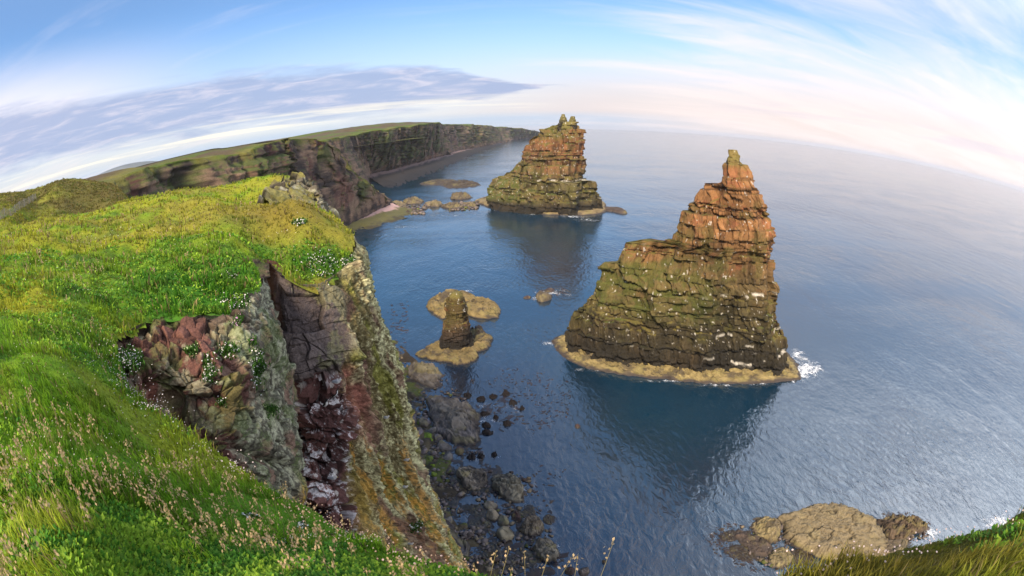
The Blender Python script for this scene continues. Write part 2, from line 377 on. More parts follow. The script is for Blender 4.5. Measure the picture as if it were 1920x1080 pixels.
    cen = pts.mean(1, keepdims=True); flip = ((nrm * (pts - cen)).sum(-1).mean() < 0); nrm = -nrm if flip else nrm
    v = pts.reshape(-1, 3); top = pts[-1].mean(0) + [0, 0, 0.1]
    col = colf(v, nrm.reshape(-1, 3), np.repeat(lay, nth), hsh.ravel(), hgt, (dj.ravel(), dzb.ravel()))
    f = grid_faces(len(rows), nth, True); k0 = (len(rows) - 1) * nth
    cap = np.array([[k0 + k, k0 + (k + 1) % nth, len(v)] for k in range(nth)])
    v = np.vstack([v, top]); col = np.vstack([col, col[-1]])
    return mesh_obj(name, v, [f, cap], mat or M_STACK, col, smooth=False)

def stack_colour(orange, low, green=1.0, guano=(), dark_z=9.0, seed=0, slopeg=None):
    def fn(p, n, lay, hsh, hgt, cr):
        z = p[:, 2]; N = len(p)
        big = fbm(p, 0.07, 3, seed); med = fbm(p * [1, 1, 1.6], 0.35, 3, seed + 1); lh = _h(lay, lay * 0, lay * 0, seed + 2)
        t = sm(z / hgt, 0.25, 0.75) + big * 0.25
        c = lerp(np.tile(low, (N, 1)), np.tile(orange, (N, 1)), np.clip(t, 0, 1))
        dj_, dzb_ = cr; c = c * (0.68 + 0.5 * hsh + 0.45 * (lh - .4))[:, None] * (1 - .6 * (1 - sm(dj_, 0, .14)) * (hsh > .35))[:, None] * (1 - .6 * (1 - sm(dzb_, 0, .13)) * (lh > .2))[:, None]
        red = sm(med + 0.5 * (lh - .5), 0.25, 0.6)[:, None] * sm(z / hgt, .3, .6)[:, None]
        c = c * (1 - 0.5 * red) + np.array([0.30, 0.10, 0.05]) * 0.5 * red
        # soot-dark beds and water-stained joints
        stain = sm(fbm(p * [1, 1, 0.15], 0.45, 3, seed + 5), 0.05, 0.45) * (1 - 0.6 * sm(z / hgt, 0.6, 0.9))
        c = c * (1 - 0.5 * stain)[:, None]
        wet = 1 - sm(z + big * 4, 1.5, dark_z); c = lerp(c, np.tile([0.020, 0.018, 0.015], (N, 1)), wet * 0.92)
        # grass and lichen on ledges
        up = sm(n[:, 2] + med * 0.5 + big * .4, 0.55, 0.95) * sm(z, 5, 12)
        g = np.clip(up * green, 0, 1); gc = lerp(np.array([0.075, 0.095, 0.018]), np.array([0.15, 0.12, 0.03]), sm(med, -.3, .4))
        c = lerp(c, gc, g * 0.85)
        lich = sm(fbm(p, 0.22, 4, seed + 9), 0.12, 0.5) * sm(z, 5, 14) * (1 - sm(z / hgt, 0.55, 0.95) * 0.55)
        c = lerp(c, np.tile([0.095, 0.085, 0.024], (N, 1)), lich * 0.6 * min(1, green))
        if slopeg is not None:
            c = lerp(c, lerp(np.array([0.085, 0.10, 0.02]), np.array([0.15, 0.12, 0.045]), sm(med + .6 * fbm(p, .8, 3, seed + 44), -.4, .5)), np.clip(slopeg(p) * sm(fbm(p, .09, 3, seed + 45) + .45, 0, .3), 0, 1) * .85)
        tops = sm(z / hgt, 0.9, 0.97); c = lerp(c, np.tile([0.20, 0.17, 0.05], (N, 1)), tops * 0.7)
        for fz in guano:
            zz_ = fz(p); w = (1 - sm(np.abs(z - zz_), 0.1, 0.55)) * sm(fbm(p, 0.35, 4, seed + 20), 0.0, 0.3) * sm(p[:, 0] / p[:, 1], .42, .55) if seed == 11 else (1 - sm(np.abs(z - zz_), 0.1, 0.8)) * sm(fbm(p, 0.2, 4, seed + 20), -.1, .25)
            c = lerp(c, np.tile([0.62, 0.58, 0.50], (N, 1)), w * 0.85)
        c = c * .8
        spk = sm(fbm(p, 1.6, 2, seed + 30), 0.93, 1.05) * sm(z, 4, 9); c = lerp(c, np.tile([0.55, 0.52, 0.46], (N, 1)), spk * 0.6)
        return c
    return fn

NA, NB_ = Z(1063, 650, 1), Z(1472, 690, 1)
near_sil = [(282, 1366, 1385), (290, 1365, 1386), (303, 1362, 1386), (312, 1354, 1396), (327, 1350, 1405), (340, 1346, 1405), (344, 1322, 1408), (351, 1320, 1415), (375, 1308, 1426),
            (399, 1284, 1436), (416, 1283, 1447), (432, 1274, 1445), (447, 1266, 1444), (449, 1250, 1444), (453, 1180, 1444), (481, 1161, 1443), (502, 1128, 1442), (529, 1121, 1443), (538, 1116, 1452),
            (553, 1105, 1453), (572, 1085, 1453), (596, 1076, 1459), (620, 1065, 1467), (635, 1061, 1470), (700, 1054, 1476)]
def nearguano1(p): return 9.0 + 0.02 * p[:, 0] + fbm(p * [1, 1, 0], 0.08, 2, 77) * 2.0 + (p[:, 0] - 60) * 0.14
def nearguano2(p): return 4.6 + (p[:, 0] - 60) * 0.10 + fbm(p * [1, 1, 0], 0.1, 2, 78) * 1.5
def nearguano3(p): return 21.5 + fbm(p * [1, 1, 0], 0.1, 2, 79) * 1.0
o = stack('sea_stack', NA, NB_, near_sil, [(0, 6.0, 12), (.12, 6.2, 12), (.3, 6.5, 11), (.42, 7.2, 10), (.5, 6.5, 9), (.75, 5.6, 7), (.9, 3.6, 4), (1, 1.3, 1.3)],
          stack_colour((0.30, 0.145, 0.058), (0.10, 0.078, 0.034), 1.0, (nearguano1, nearguano2, nearguano3), 20, 11, lambda p: (1 - sm(p[:, 0], 40, 56)) * sm(p[:, 2], 12, 17) * (1 - sm(p[:, 2], 27, 33)) * .75), 11, amp=0.66, lt=(0.4, 3.8), bw=1.25, expo=2.6, res=0.24)
tag(o, 'tall pointed orange sandstone sea stack with a square topmost knob and lower left shoulder', 'sea stack', 'sea stacks')

FA, FB = Z(917, 388), Z(1131, 396)
far_sil = [(228, 1048, 1080), (232, 1046, 1082), (243, 1017, 1087), (250, 1010, 1089), (263, 990, 1089), (280, 987, 1089), (303, 982, 1091), (312, 965, 1090), (323, 947, 1091),
           (340, 925, 1095), (342, 922, 1119), (347, 920, 1122), (360, 917, 1123), (380, 917, 1129), (392, 917, 1131), (402, 915, 1133)]
def farg1(p): return 22.5 + fbm(p * [1, 1, 0], 0.05, 2, 87) * 2 - sm(p[:, 0], 20, 45) * 0 + 200 * (p[:, 0] < 18)
o = stack('sea_stack', FA, FB, far_sil, [(0, 24, 22), (.2, 23, 21), (.4, 17, 18), (.7, 11, 12), (.9, 7, 8), (1, 2.5, 3)],
          stack_colour((0.25, 0.115, 0.048), (0.10, 0.08, 0.034), 1.5, (farg1,), 18, 31, lambda p: np.maximum((1 - sm(p[:, 0], 8, 26)) * (1 - sm(p[:, 2], 30, 38)) * sm(p[:, 2], 4, 10), (1 - sm(p[:, 0], 42, 52)) * sm(p[:, 2], 50, 55) * .9)), 31, lt=(0.9, 6.5), bw=3.0, res=0.55, amp=1.15, macro=2.6, slope=0.62, thin=1.5)
for hx, sd_, rws in [(1056, 33, [(214, 1053, 1059), (220, 1051, 1061), (234, 1047, 1064), (250, 1045, 1066)]), (1074, 35, [(218, 1071, 1077), (224, 1068, 1079), (236, 1066, 1082), (250, 1064, 1084)])]:
    q = stack('pinnacle', FA, FB, rws, [(0, 3.5, 3.5), (.9, 3, 3), (1, 1.3, 1.3)], stack_colour((0.2, 0.15, 0.05), (0.2, 0.15, 0.05), 1.2, (), 0.1, sd_), sd_, lt=(1, 2.4), bw=2, res=.5, amp=.5, macro=.6, slope=3, thin=1.2, zbase=56); q.parent = o
tag(o, 'broad grassy sea stack with twin horned top standing farther out by the cliffs', 'sea stack', 'sea stacks')

QA, QB = Z(834, 648, 1), Z(879, 648, 1)
pil_sil = [(548, 849, 860), (552, 846, 864), (559, 841, 868), (572, 838, 871), (600, 837, 875), (602, 833, 877), (615, 831, 880), (640, 830, 884), (660, 826, 888)]
o = stack('rock_pillar', QA, QB, pil_sil, [(0, 2.6, 2.6), (.5, 2.5, 2.4), (.9, 2.0, 2.0), (1, 1.3, 1.3)],
          stack_colour((0.12, 0.085, 0.03), (0.07, 0.045, 0.03), 1.8, (), 9.0, 51), 51, lt=(0.5, 1.6), bw=1.2, res=0.12, amp=0.5, macro=1.2, slope=3)
tag(o, 'short square rock pillar rising from a pale tidal shelf', 'rock pillar')

# ------------------------------------------------------------------ shore rocks
def rock(name, outline, h, base=(0.22, 0.18, 0.12), seed=1, n=None, z0=0.0, flat=3.5, rough=0.22, cell=0.35, low=(0.05, 0.04, 0.035), lowz=0.5, green=0.0, lich=.45, mat=None, tilt=(0, 0), top=None, parent=None):
    """a rock whose waterline outline is given in plan; flat = how table-like its top is"""
    o = np.array([q[:2] for q in outline]); ce = o.mean(0); d = o - ce; a = np.arctan2(d[:, 1], d[:, 0]); k = np.argsort(a); a, r = a[k], np.hypot(d[k, 0], d[k, 1])
    R = r.mean(); n = n or int(np.clip(R / 0.09, 26, 150)); nr = max(10, n // 3)
    th = np.linspace(-np.pi, np.pi, n, endpoint=False); rr = np.interp(th, np.concatenate([a - 2 * np.pi, a, a + 2 * np.pi]), np.tile(r, 3))
    rr = rr * (1 + 0.15 * min(1, 6.0 / R) ** 1.5 * fbm(np.stack([np.cos(th) * 2, np.sin(th) * 2, th * 0 + seed], 1), 1.8 if R < 8 else 5., 5, seed, .65))
    rho = np.concatenate([[0.0], np.linspace(0.06, 1, nr)]); rho = 1 - (1 - rho) ** 1.25
    prof = (1 - rho ** flat); zz_ = h * prof
    rg = np.random.default_rng(seed * 3 + 1); Kp = int(rg.integers(5, 8)); XX = np.outer(rho, rr * np.cos(th)); YY = np.outer(rho, rr * np.sin(th)); zf = h * (0.94 + 0 * XX) + (XX * rg.normal() + YY * rg.normal()) * h * .10 / R
    for kk in range(Kp):
        a_ = 2 * np.pi * (kk + .7 * rg.random()) / Kp; Ra = (rr * np.cos(th - a_)).max(); sl_ = (h / R) * (1.1 + 2.2 * rg.random()) * (1.0 if flat < 4 else 2.6); zf = np.minimum(zf, sl_ * (Ra * (.92 + .2 * rg.random()) - (XX * math.cos(a_) + YY * math.sin(a_))))
    for kk in range(3):      # a broken corner and a sloping upper face
        a_ = rg.random() * 6.283; sl_ = (h / R) * (.25 + .9 * rg.random()) * (1 if flat < 4 else .4); zf = np.minimum(zf, h * (.75 + .3 * rg.random()) - sl_ * (XX * math.cos(a_) + YY * math.sin(a_)))
    zf = np.maximum(zf, 0.0) * (1 - sm(rho, .86, 1.0))[:, None]
    if flat >= 6: zf = np.repeat((h * (1 - rho ** (flat * 2)))[:, None], n, 1) + (XX * rg.normal() + YY * rg.normal()) * h * .05 / R * (1 - sm(rho, .8, 1.0))[:, None]
    skirt = [(1.02, -0.35 * h - 0.2), (1.03, -1.2)]
    X = ce[0] + np.outer(np.append(rho, [s[0] for s in skirt]), rr * np.cos(th)); Y = ce[1] + np.outer(np.append(rho, [s[0] for s in skirt]), rr * np.sin(th))
    ZZ = np.vstack([zf] + [np.full((1, n), s[1]) for s in skirt]) + z0
    p = np.stack([X, Y, ZZ], -1).reshape(-1, 3)
    cs = max(cell * R, 0.12)
    wp = p + np.stack([fbm(p, 1.1 / cs, 3, seed + 21), fbm(p, 1.1 / cs, 3, seed + 22), 0 * p[:, 0]], 1) * 0.35 * cs
    sk = np.array([[0.8, 0.6, 0], [-0.6, 0.8, 0], [0, 0, 1]]); f1, ed, hs, of = voro((wp @ sk) / cs * [0.6, 1.3, 1.3], seed)
    dz = (hs[:, 0] - 0.5) * 1.0 + of[:, 0] * (hs[:, 1] - .5) * 1.8 + of[:, 1] * (hs[:, 2] - .5) * 1.8 - (1 - sm(ed, 0, 0.05)) * 0.30 * (hs[:, 0] > .45)
    w = np.repeat(np.append(sm(1.02 - rho, 0, 0.2), [0, 0])[:, None], n, 1).ravel()
    p[:, 2] += (dz * rough * h * 0.8 + fbm(p, 1.6 / cs, 5, seed + 3, .6) * rough * 0.5 * h) * (0.25 + 0.75 * w) + (tilt[0] * (p[:, 0] - ce[0]) + tilt[1] * (p[:, 1] - ce[1])) * w
    if flat > 4:
        tn = fbm(p * [1, 1, 0], 0.55 / cs, 3, seed + 31) * 3.2; fl = np.floor(tn); p[:, 2] += (fl + sm(tn - fl, .75, 1.0)) * 0.05 * h * w
        gr = np.abs(fbm((p * [1, 1, 0]) @ sk * [0.5, 1.2, 1], 0.35 / cs, 3, seed + 33)); crk = (1 - sm(gr, 0.0, 0.05)); p[:, 2] -= crk * .12 * h * w
    else: crk = np.zeros(len(p))
    rd = np.stack([np.cos(th), np.sin(th)], 1); rad = np.tile(rd, (len(rho) + 2, 1)); disp = ((hs[:, 1] - .5) * 0.5 + fbm(p, 1 / cs, 3, seed + 9) * 0.4) * rough * min(h, R) * (1 - w)
    p[:, :2] += rad * disp[:, None]
    N = len(p); base = np.asarray(base)
    c = np.tile(base, (N, 1)) * 0.8 * (0.88 + 0.22 * hs[:, 2] + 0.45 * fbm(p, 0.8 / cs, 4, seed + 5, .65))[:, None]
    c = lerp(c, np.tile([0.20, 0.17, 0.06], (N, 1)), sm(fbm(p, 0.5 / cs, 3, seed + 7), 0.1, 0.5) * lich); c = lerp(c, np.tile(low, (N, 1)), sm(fbm(p, 0.28 / cs + .1, 5, seed + 17, .65), 0.12, 0.42) * .65)
    if top is not None: c = lerp(c, np.tile(top, (N, 1)), sm(p[:, 2], 0.35 * h, 0.8 * h) * 0.7)
    if green: c = lerp(c, np.tile([0.13, 0.19, 0.012], (N, 1)), np.clip(green * (0.6 + fbm(p, 1 / cs, 3, seed + 6)), 0, 1))
    c = c * (1 - (0.45 * (1 - sm(ed, 0, 0.06))) * (hs[:, 0] > .45))[:, None]
    c = c * (1 - .75 * crk)[:, None]
    c = lerp(c, np.tile(low, (N, 1)), 1 - sm(p[:, 2] - z0 + fbm(p, 0.8 / cs, 2, seed) * 0.3 * lowz, 0.25 * lowz, lowz))
    f = grid_faces(len(rho) + 2, n, True)
    return mesh_obj(name, p, f, mat or M_SHORE, c, smooth=False, parent=parent)
def px(pts, z=0.0): return [Z(x, y, z) for x, y in pts]
def ell(x, y, w, h, rot=0, z=0.0, k=10, seed=0):
    r = np.random.default_rng(seed + int(x * 7 + y)); q = []
    for j in range(k):
        a = 2 * math.pi * j / k; m = 0.85 + 0.3 * r.random(); u, v = math.cos(a) * w / 2 * m, math.sin(a) * h / 2 * m; c, s = math.cos(rot), math.sin(rot)
        q.append(Z(x + u * c - v * s, y + u * s + v * c, z))
    return q

# shelves (parts of their stacks)
YEL = (0.20, 0.15, 0.065)
stk = [o for o in bpy.data.objects if o.name.startswith('sea_stack')]
near_stack, far_stack = bpy.data.objects['sea_stack'], bpy.data.objects['sea_stack.001']
sh = rock('tidal_shelf', px([(1034, 640), (1040, 655), (1062, 672), (1100, 690), (1150, 700), (1200, 706), (1250, 711), (1300, 716), (1350, 719), (1385, 720), (1430, 718), (1470, 716), (1501, 711), (1500, 697), (1485, 672), (1470, 655), (1300, 620), (1120, 615), (1050, 628)]),
     1.5, (0.26, 0.20, 0.085), 61, n=460, flat=7, rough=0.55, cell=0.05, lowz=1.0, parent=near_stack)
sh = rock('tidal_shelf', px([(890, 377), (905, 384), (940, 392), (985, 399), (1030, 403), (1080, 404), (1120, 402), (1136, 398), (1135, 388), (1120, 375), (1000, 366), (920, 368)]),
     2.2, (0.24, 0.18, 0.09), 62, n=300, flat=14, rough=0.25, cell=0.06, lowz=1.2, parent=far_stack)
pillar = bpy.data.objects['rock_pillar']
rock('tidal_shelf', px([(773, 666), (800, 654), (825, 655), (828, 642), (860, 632), (900, 626), (923, 632), (921, 648), (893, 661), (892, 676), (865, 684), (830, 678), (800, 672)]), 1.3, YEL, 63, n=200, flat=9, rough=0.3, cell=0.14, lowz=0.6, parent=pillar)
rock('fallen_block', px([(880, 632), (885, 622), (898, 619), (910, 628), (908, 640), (890, 646)]), 3.0, (0.07, 0.055, 0.045), 64, n=60, flat=3, rough=0.35, cell=0.4, lowz=0.6, parent=pillar)

BR, GR, PU, BU, RD = (0.15, 0.12, 0.08), (0.18, 0.16, 0.14), (0.165, 0.135, 0.135), (0.30, 0.24, 0.14), (0.085, 0.05, 0.043)
def trock(outl, h, col, label, cat='rock', group=None, name='rock', **kw):
    trock.k += 1
    return tag(rock(name, outl, h, col, 100 + trock.k, **kw), label, cat, group)
trock.k = 0
trock(px([(799, 572), (815, 560), (838, 548), (875, 552), (893, 564), (915, 566), (939, 586), (934, 596), (900, 598), (874, 590), (832, 598), (808, 584)]), 2.0, YEL, 'broad yellowish tidal reef in the water behind the short pillar', 'reef', name='reef', n=220, flat=7, rough=0.35, cell=0.12)
trock(ell(1020, 558, 30, 18), 2.6, BR, 'small round brown rock ringed by foam between pillar and big stack', flat=2)
trock(ell(989, 558, 15, 6), 0.6, RD, 'low dark rock just left of the foam-ringed round rock', flat=2)
trock(ell(1030, 545, 22, 7), 0.8, RD, 'dark wave-washed rock just behind the foam-ringed round rock', flat=2)
trock(px([(800, 341), (815, 338), (845, 337), (849, 342), (830, 348), (805, 347)]), 1.8, (0.07, 0.055, 0.04), 'left of two low reefs far out near the distant cliffs', 'reef', name='reef', n=130, rough=0.7, cell=0.14, lowz=1.2)
trock(px([(832, 350), (845, 343), (865, 338), (885, 341), (897, 345), (892, 350), (865, 353), (840, 353)]), 2.2, (0.07, 0.055, 0.04), 'right of two low reefs far out, with a dark hump on top', 'reef', name='reef', n=130, rough=0.8, cell=0.14, lowz=1.2)
trock(px([(847, 372), (855, 368), (874, 368), (876, 373), (862, 375)]), 3.5, BR, 'small lone flat rock left of the horned far stack', n=130, rough=0.7, cell=0.14, lowz=1.2)
trock(px([(1128, 386), (1145, 389), (1165, 396), (1177, 401), (1165, 401), (1148, 397), (1130, 394)]), 3.0, (0.08, 0.06, 0.05), 'low dark spit running right from the horned far stack', 'reef', name='reef', n=80)
for k, (x, y, w, h_, hz, lab) in enumerate([(745, 384, 34, 7, 2.5, 'dark weedy reef next to the foot of the green spur'), (775, 379, 40, 9, 3, 'long brown reef in the middle of the row off the green spur'), (812, 384, 34, 8, 3, 'pale reef in the row off the green spur before its right end'),
        (845, 388, 36, 7, 3, 'jagged pale reef near the right end of the row off the green spur'), (880, 386, 28, 6, 2.5, 'last reef at the right end of the row off the green spur')]):
    trock(ell(x, y, w, h_, 0.05), hz, BR if k % 2 else (0.2, 0.16, 0.1), lab, 'reef', 'reefs off the green spur', name='reef', n=90, rough=0.6, cell=0.2, lowz=0.8)
# the shore under the near cliff
trock(px([(770, 690), (782, 682), (798, 681), (815, 694), (827, 716), (822, 728), (805, 727), (785, 718), (768, 708)]), 2.2, (0.19, 0.16, 0.125), 'knobbly brown rock with a dark pool hole, below the pillar shelf', n=120, rough=0.35)
trock(px([(798, 748), (812, 740), (840, 748), (870, 760), (895, 772), (898, 800), (900, 818), (903, 838), (890, 842), (868, 836), (845, 828), (822, 815), (812, 790), (802, 768)]), 2.6, (0.18, 0.15, 0.13), 'largest long brown slab on the shore below the near cliff', n=160, rough=0.3, cell=0.2, top=(0.19, 0.16, 0.12))
trock(px([(858, 884), (870, 876), (895, 876), (914, 890), (910, 908), (895, 920), (880, 922), (866, 905)]), 2.0, (0.24, 0.20, 0.15), 'rounded pale brown rock with weedy hollow beside the seaweed channel', n=110, rough=0.3)
trock(px([(922, 890), (938, 884), (958, 890), (972, 905), (980, 925), (982, 942), (968, 950), (950, 940), (936, 926), (925, 908)]), 2.0, (0.21, 0.185, 0.13), 'two-humped lichen-grey rock at the outer edge of the shore', n=110, rough=0.35)
for x, y, w, h_, c, lab in [(920, 950, 29, 14, (0.26, 0.22, 0.16), 'flat pale boulder topmost of four boulders in the dark pool'), (924, 968, 26, 20, (0.27, 0.22, 0.15), 'second of four boulders in the dark pool, wedge shaped'),
        (944, 978, 24, 20, (0.25, 0.22, 0.15), 'third of four boulders in the dark pool, resting on the largest'), (948, 1001, 38, 28, (0.30, 0.25, 0.16), 'largest and lowest of four boulders in the dark pool'),
        (839, 979, 22, 24, (0.18, 0.16, 0.14), 'grey boulder leaning on the dark ledge at the cliff foot')]:
    trock(ell(x, y, w, h_), 1.1 if w < 30 else 1.4, c, lab, 'boulder', 'boulders in the dark pool', name='boulder', flat=2.2, rough=0.12, cell=0.7, lowz=0.3)
trock(px([(790, 905), (800, 912), (812, 935), (825, 960), (842, 985), (862, 1000), (880, 1030), (886, 1058), (868, 1062), (845, 1050), (835, 1020), (815, 990), (795, 960), (785, 930)]), 3.0, (0.13, 0.115, 0.115), 'smooth dark grey ledge running down along the cliff foot', 'rock ledge', name='rock_ledge', n=150, rough=0.25, cell=0.25)
trock(px([(978, 985), (995, 972), (1012, 980), (1018, 998), (1012, 1010), (992, 1008), (980, 1000)]), 1.6, (0.20, 0.165, 0.12), 'upper of two crusted rocks right of the dark pool boulders', n=90, rough=0.35)
trock(px([(1000, 1025), (1012, 1012), (1030, 1012), (1044, 1028), (1046, 1048), (1025, 1056), (1008, 1045)]), 1.6, (0.23, 0.20, 0.15), 'lower of two crusted rocks right of the dark pool boulders', n=90, rough=0.3)
trock(ell(969, 970, 20, 16), 0.9, RD, 'small reddish rock left of the upper crusted rock', rough=0.3)
trock(ell(1069, 1071, 22, 14), 0.9, RD, 'dark half-hidden rock at the bottom behind grass stalks', rough=0.2)
trock(ell(1094, 1072, 20, 18), 1.0, (0.22, 0.18, 0.15), 'rounded pale rock at the bottom behind grass stalks', rough=0.15)
trock(ell(1083, 800, 11, 8), 0.7, RD, 'lone tiny dark rock out in open water below the big stack shadow', rough=0.3)
trock(ell(1133, 1053, 9, 7), 0.5, RD, 'tiny rock at the bottom edge near the weedy channel', rough=0.3)
trock(ell(699, 585, 10, 18), 2.0, YEL, 'yellowish rock peeping past the edge of the near cliff')
trock(ell(740, 665, 24, 12), 1.0, BR, 'weedy brown rock touching the near cliff above the boulders', rough=0.4)
bl = [(761, 775, 20, 16, PU, 'purple-grey boulder next to the striped cliff, upper end of the boulder beach'), (759, 795, 20, 13, PU, 'flat purple boulder against the striped cliff'), (783, 813, 24, 18, PU, 'big grey-purple boulder above the green one'),
      (788, 832, 18, 16, PU, 'grey boulder left of the green boulder'), (795, 846, 16, 13, PU, 'small grey boulder below the boulder left of the green one'), (810, 808, 18, 11, GR, 'flat grey boulder beside the long slab'),
      (822, 823, 16, 12, PU, 'small purple boulder between green boulder and long slab'), (832, 839, 30, 17, GR, 'long grey boulder at the lower tip of the long slab'), (840, 857, 18, 20, GR, 'upright pale grey boulder at the seaward end of the boulder beach'),
      (813, 851, 14, 10, PU, 'small purple boulder beside the lower green boulder'), (797, 794, 25, 16, PU, 'dull purple boulder near the middle of the boulder beach'), (774, 791, 13, 16, PU, 'narrow dark boulder between two purple ones'),
      (862, 846, 20, 15, RD, 'reddish boulder washed by the sea at the tip of the long slab'), (793, 868, 13, 11, PU, 'grey boulder under the lower green boulder'), (771, 836, 14, 12, RD, 'brown boulder half behind the orange-streaked cliff'), (776, 855, 12, 10, PU, 'small boulder at the foot of the orange-streaked cliff')]
for x, y, w, h_, c, lab in bl: trock(ell(x, y, w, h_), 0.9 if w < 22 else 1.2, c, lab, 'boulder', 'boulders of the beach below the cliff', name='boulder', flat=2.4, rough=0.13, cell=0.7, lowz=0.2)
for x, y, w, h_, lab in [(803, 823, 19, 24, 'bright green algae-covered boulder in the middle of the beach'), (804, 861, 16, 15, 'lower bright green boulder among grey ones'), (811, 874, 17, 7, 'flat green boulder at the low end of the beach'), (751, 722, 13, 7, 'small yellow-green rock by the cliff above the boulders'), (787, 794, 8, 9, 'tiny green stone between purple boulders'), (814, 891, 12, 8, 'submerged green stone below the beach')]:
    trock(ell(x, y, w, h_), 0.7, (0.1, 0.13, 0.02), lab, 'boulder', 'green algae boulders', name='boulder', flat=2.1, rough=0.1, cell=0.8, green=1.1, lowz=0.1)
wr = [(877, 742, 15, 11, 'brown rock awash nearest the long slab top'), (902, 749, 15, 11, 'round red-brown rock awash right of the long slab'), (925, 744, 15, 9, 'third rock awash counted from the slab'), (949, 739, 14, 7, 'small weed-dark rock awash near white ripples'), (961, 755, 16, 9, 'flat dark rock awash by white ripples'), (978, 767, 13, 6, 'outermost low rock awash by white ripples'),
      (909, 777, 18, 7, 'flat foam-edged rock close to the slab seaward side'), (930, 784, 12, 5, 'tiny foam-edged rock right of the flat one'), (950, 794, 18, 11, 'crusted rock awash standing apart to seaward'), (912, 798, 20, 10, 'dark rock awash touching the slab hollow'), (915, 812, 22, 10, 'reddish flat rock awash below the dark one'),
      (884, 857, 17, 9, 'pale rock in foam below the slab tip'), (901, 857, 16, 9, 'reddish rock in foam beside the pale one'), (927, 853, 13, 8, 'small rock in foam farthest seaward below the slab tip')]
for x, y, w, h_, lab in wr: trock(ell(x, y, w, h_), 0.8, (0.026, 0.019, 0.017), lab, 'rock', 'rocks awash off the long slab', rough=0.5, flat=2.2, lowz=0.4, lich=0, low=(.02, .016, .014))
# bottom right slab group
trock(px([(1460, 975), (1493, 960), (1520, 953), (1543, 949), (1580, 953), (1623, 973), (1660, 1005), (1672, 1030), (1613, 1055), (1567, 1052), (1527, 1042), (1487, 1022), (1467, 998)]), 1.7, (0.21, 0.165, 0.095), 'huge flat ochre rock slab with cracks at lower right', 'rock slab', name='rock_slab', n=260, flat=8, rough=0.26, cell=0.16, top=(0.19, 0.15, 0.085))
trock(px([(1600, 1046), (1640, 1032), (1672, 1020), (1702, 1012), (1700, 1030), (1665, 1056), (1610, 1066), (1570, 1066)]), 1.2, (0.22, 0.17, 0.1), 'broken ochre ledge between the huge flat slab and the grassy edge', 'rock', n=130, rough=0.4, flat=6, cell=.2)
trock(px([(1403, 985), (1415, 972), (1438, 970), (1452, 985), (1464, 1008), (1455, 1020), (1430, 1015), (1410, 1000)]), 2.2, (0.27, 0.215, 0.11), 'yellowish rock left of the huge flat slab across a dark crack', 'rock', n=120, rough=0.3)
trock(px([(1440, 1045), (1455, 1030), (1475, 1032), (1485, 1050), (1470, 1066), (1448, 1062)]), 1.4, (0.22, 0.18, 0.1), 'pitted rock in front of the huge flat slab', 'rock', n=90, rough=0.4)
trock(px([(1375, 1000), (1395, 988), (1412, 1000), (1440, 1020), (1450, 1040), (1430, 1045), (1400, 1025)]), 0.9, (0.09, 0.065, 0.05), 'low weedy ledge at the left end of the slab group', 'rock', n=90, rough=0.5)
trock(px([(1640, 978), (1660, 972), (1690, 970), (1712, 968), (1735, 980), (1742, 995), (1720, 1000), (1700, 1005), (1690, 1020), (1672, 1020), (1655, 998)]), 1.8, (0.12, 0.085, 0.055), 'dark knobbly seaweed-covered rock right of the huge flat slab', 'rock', n=140, rough=0.55, cell=0.16)

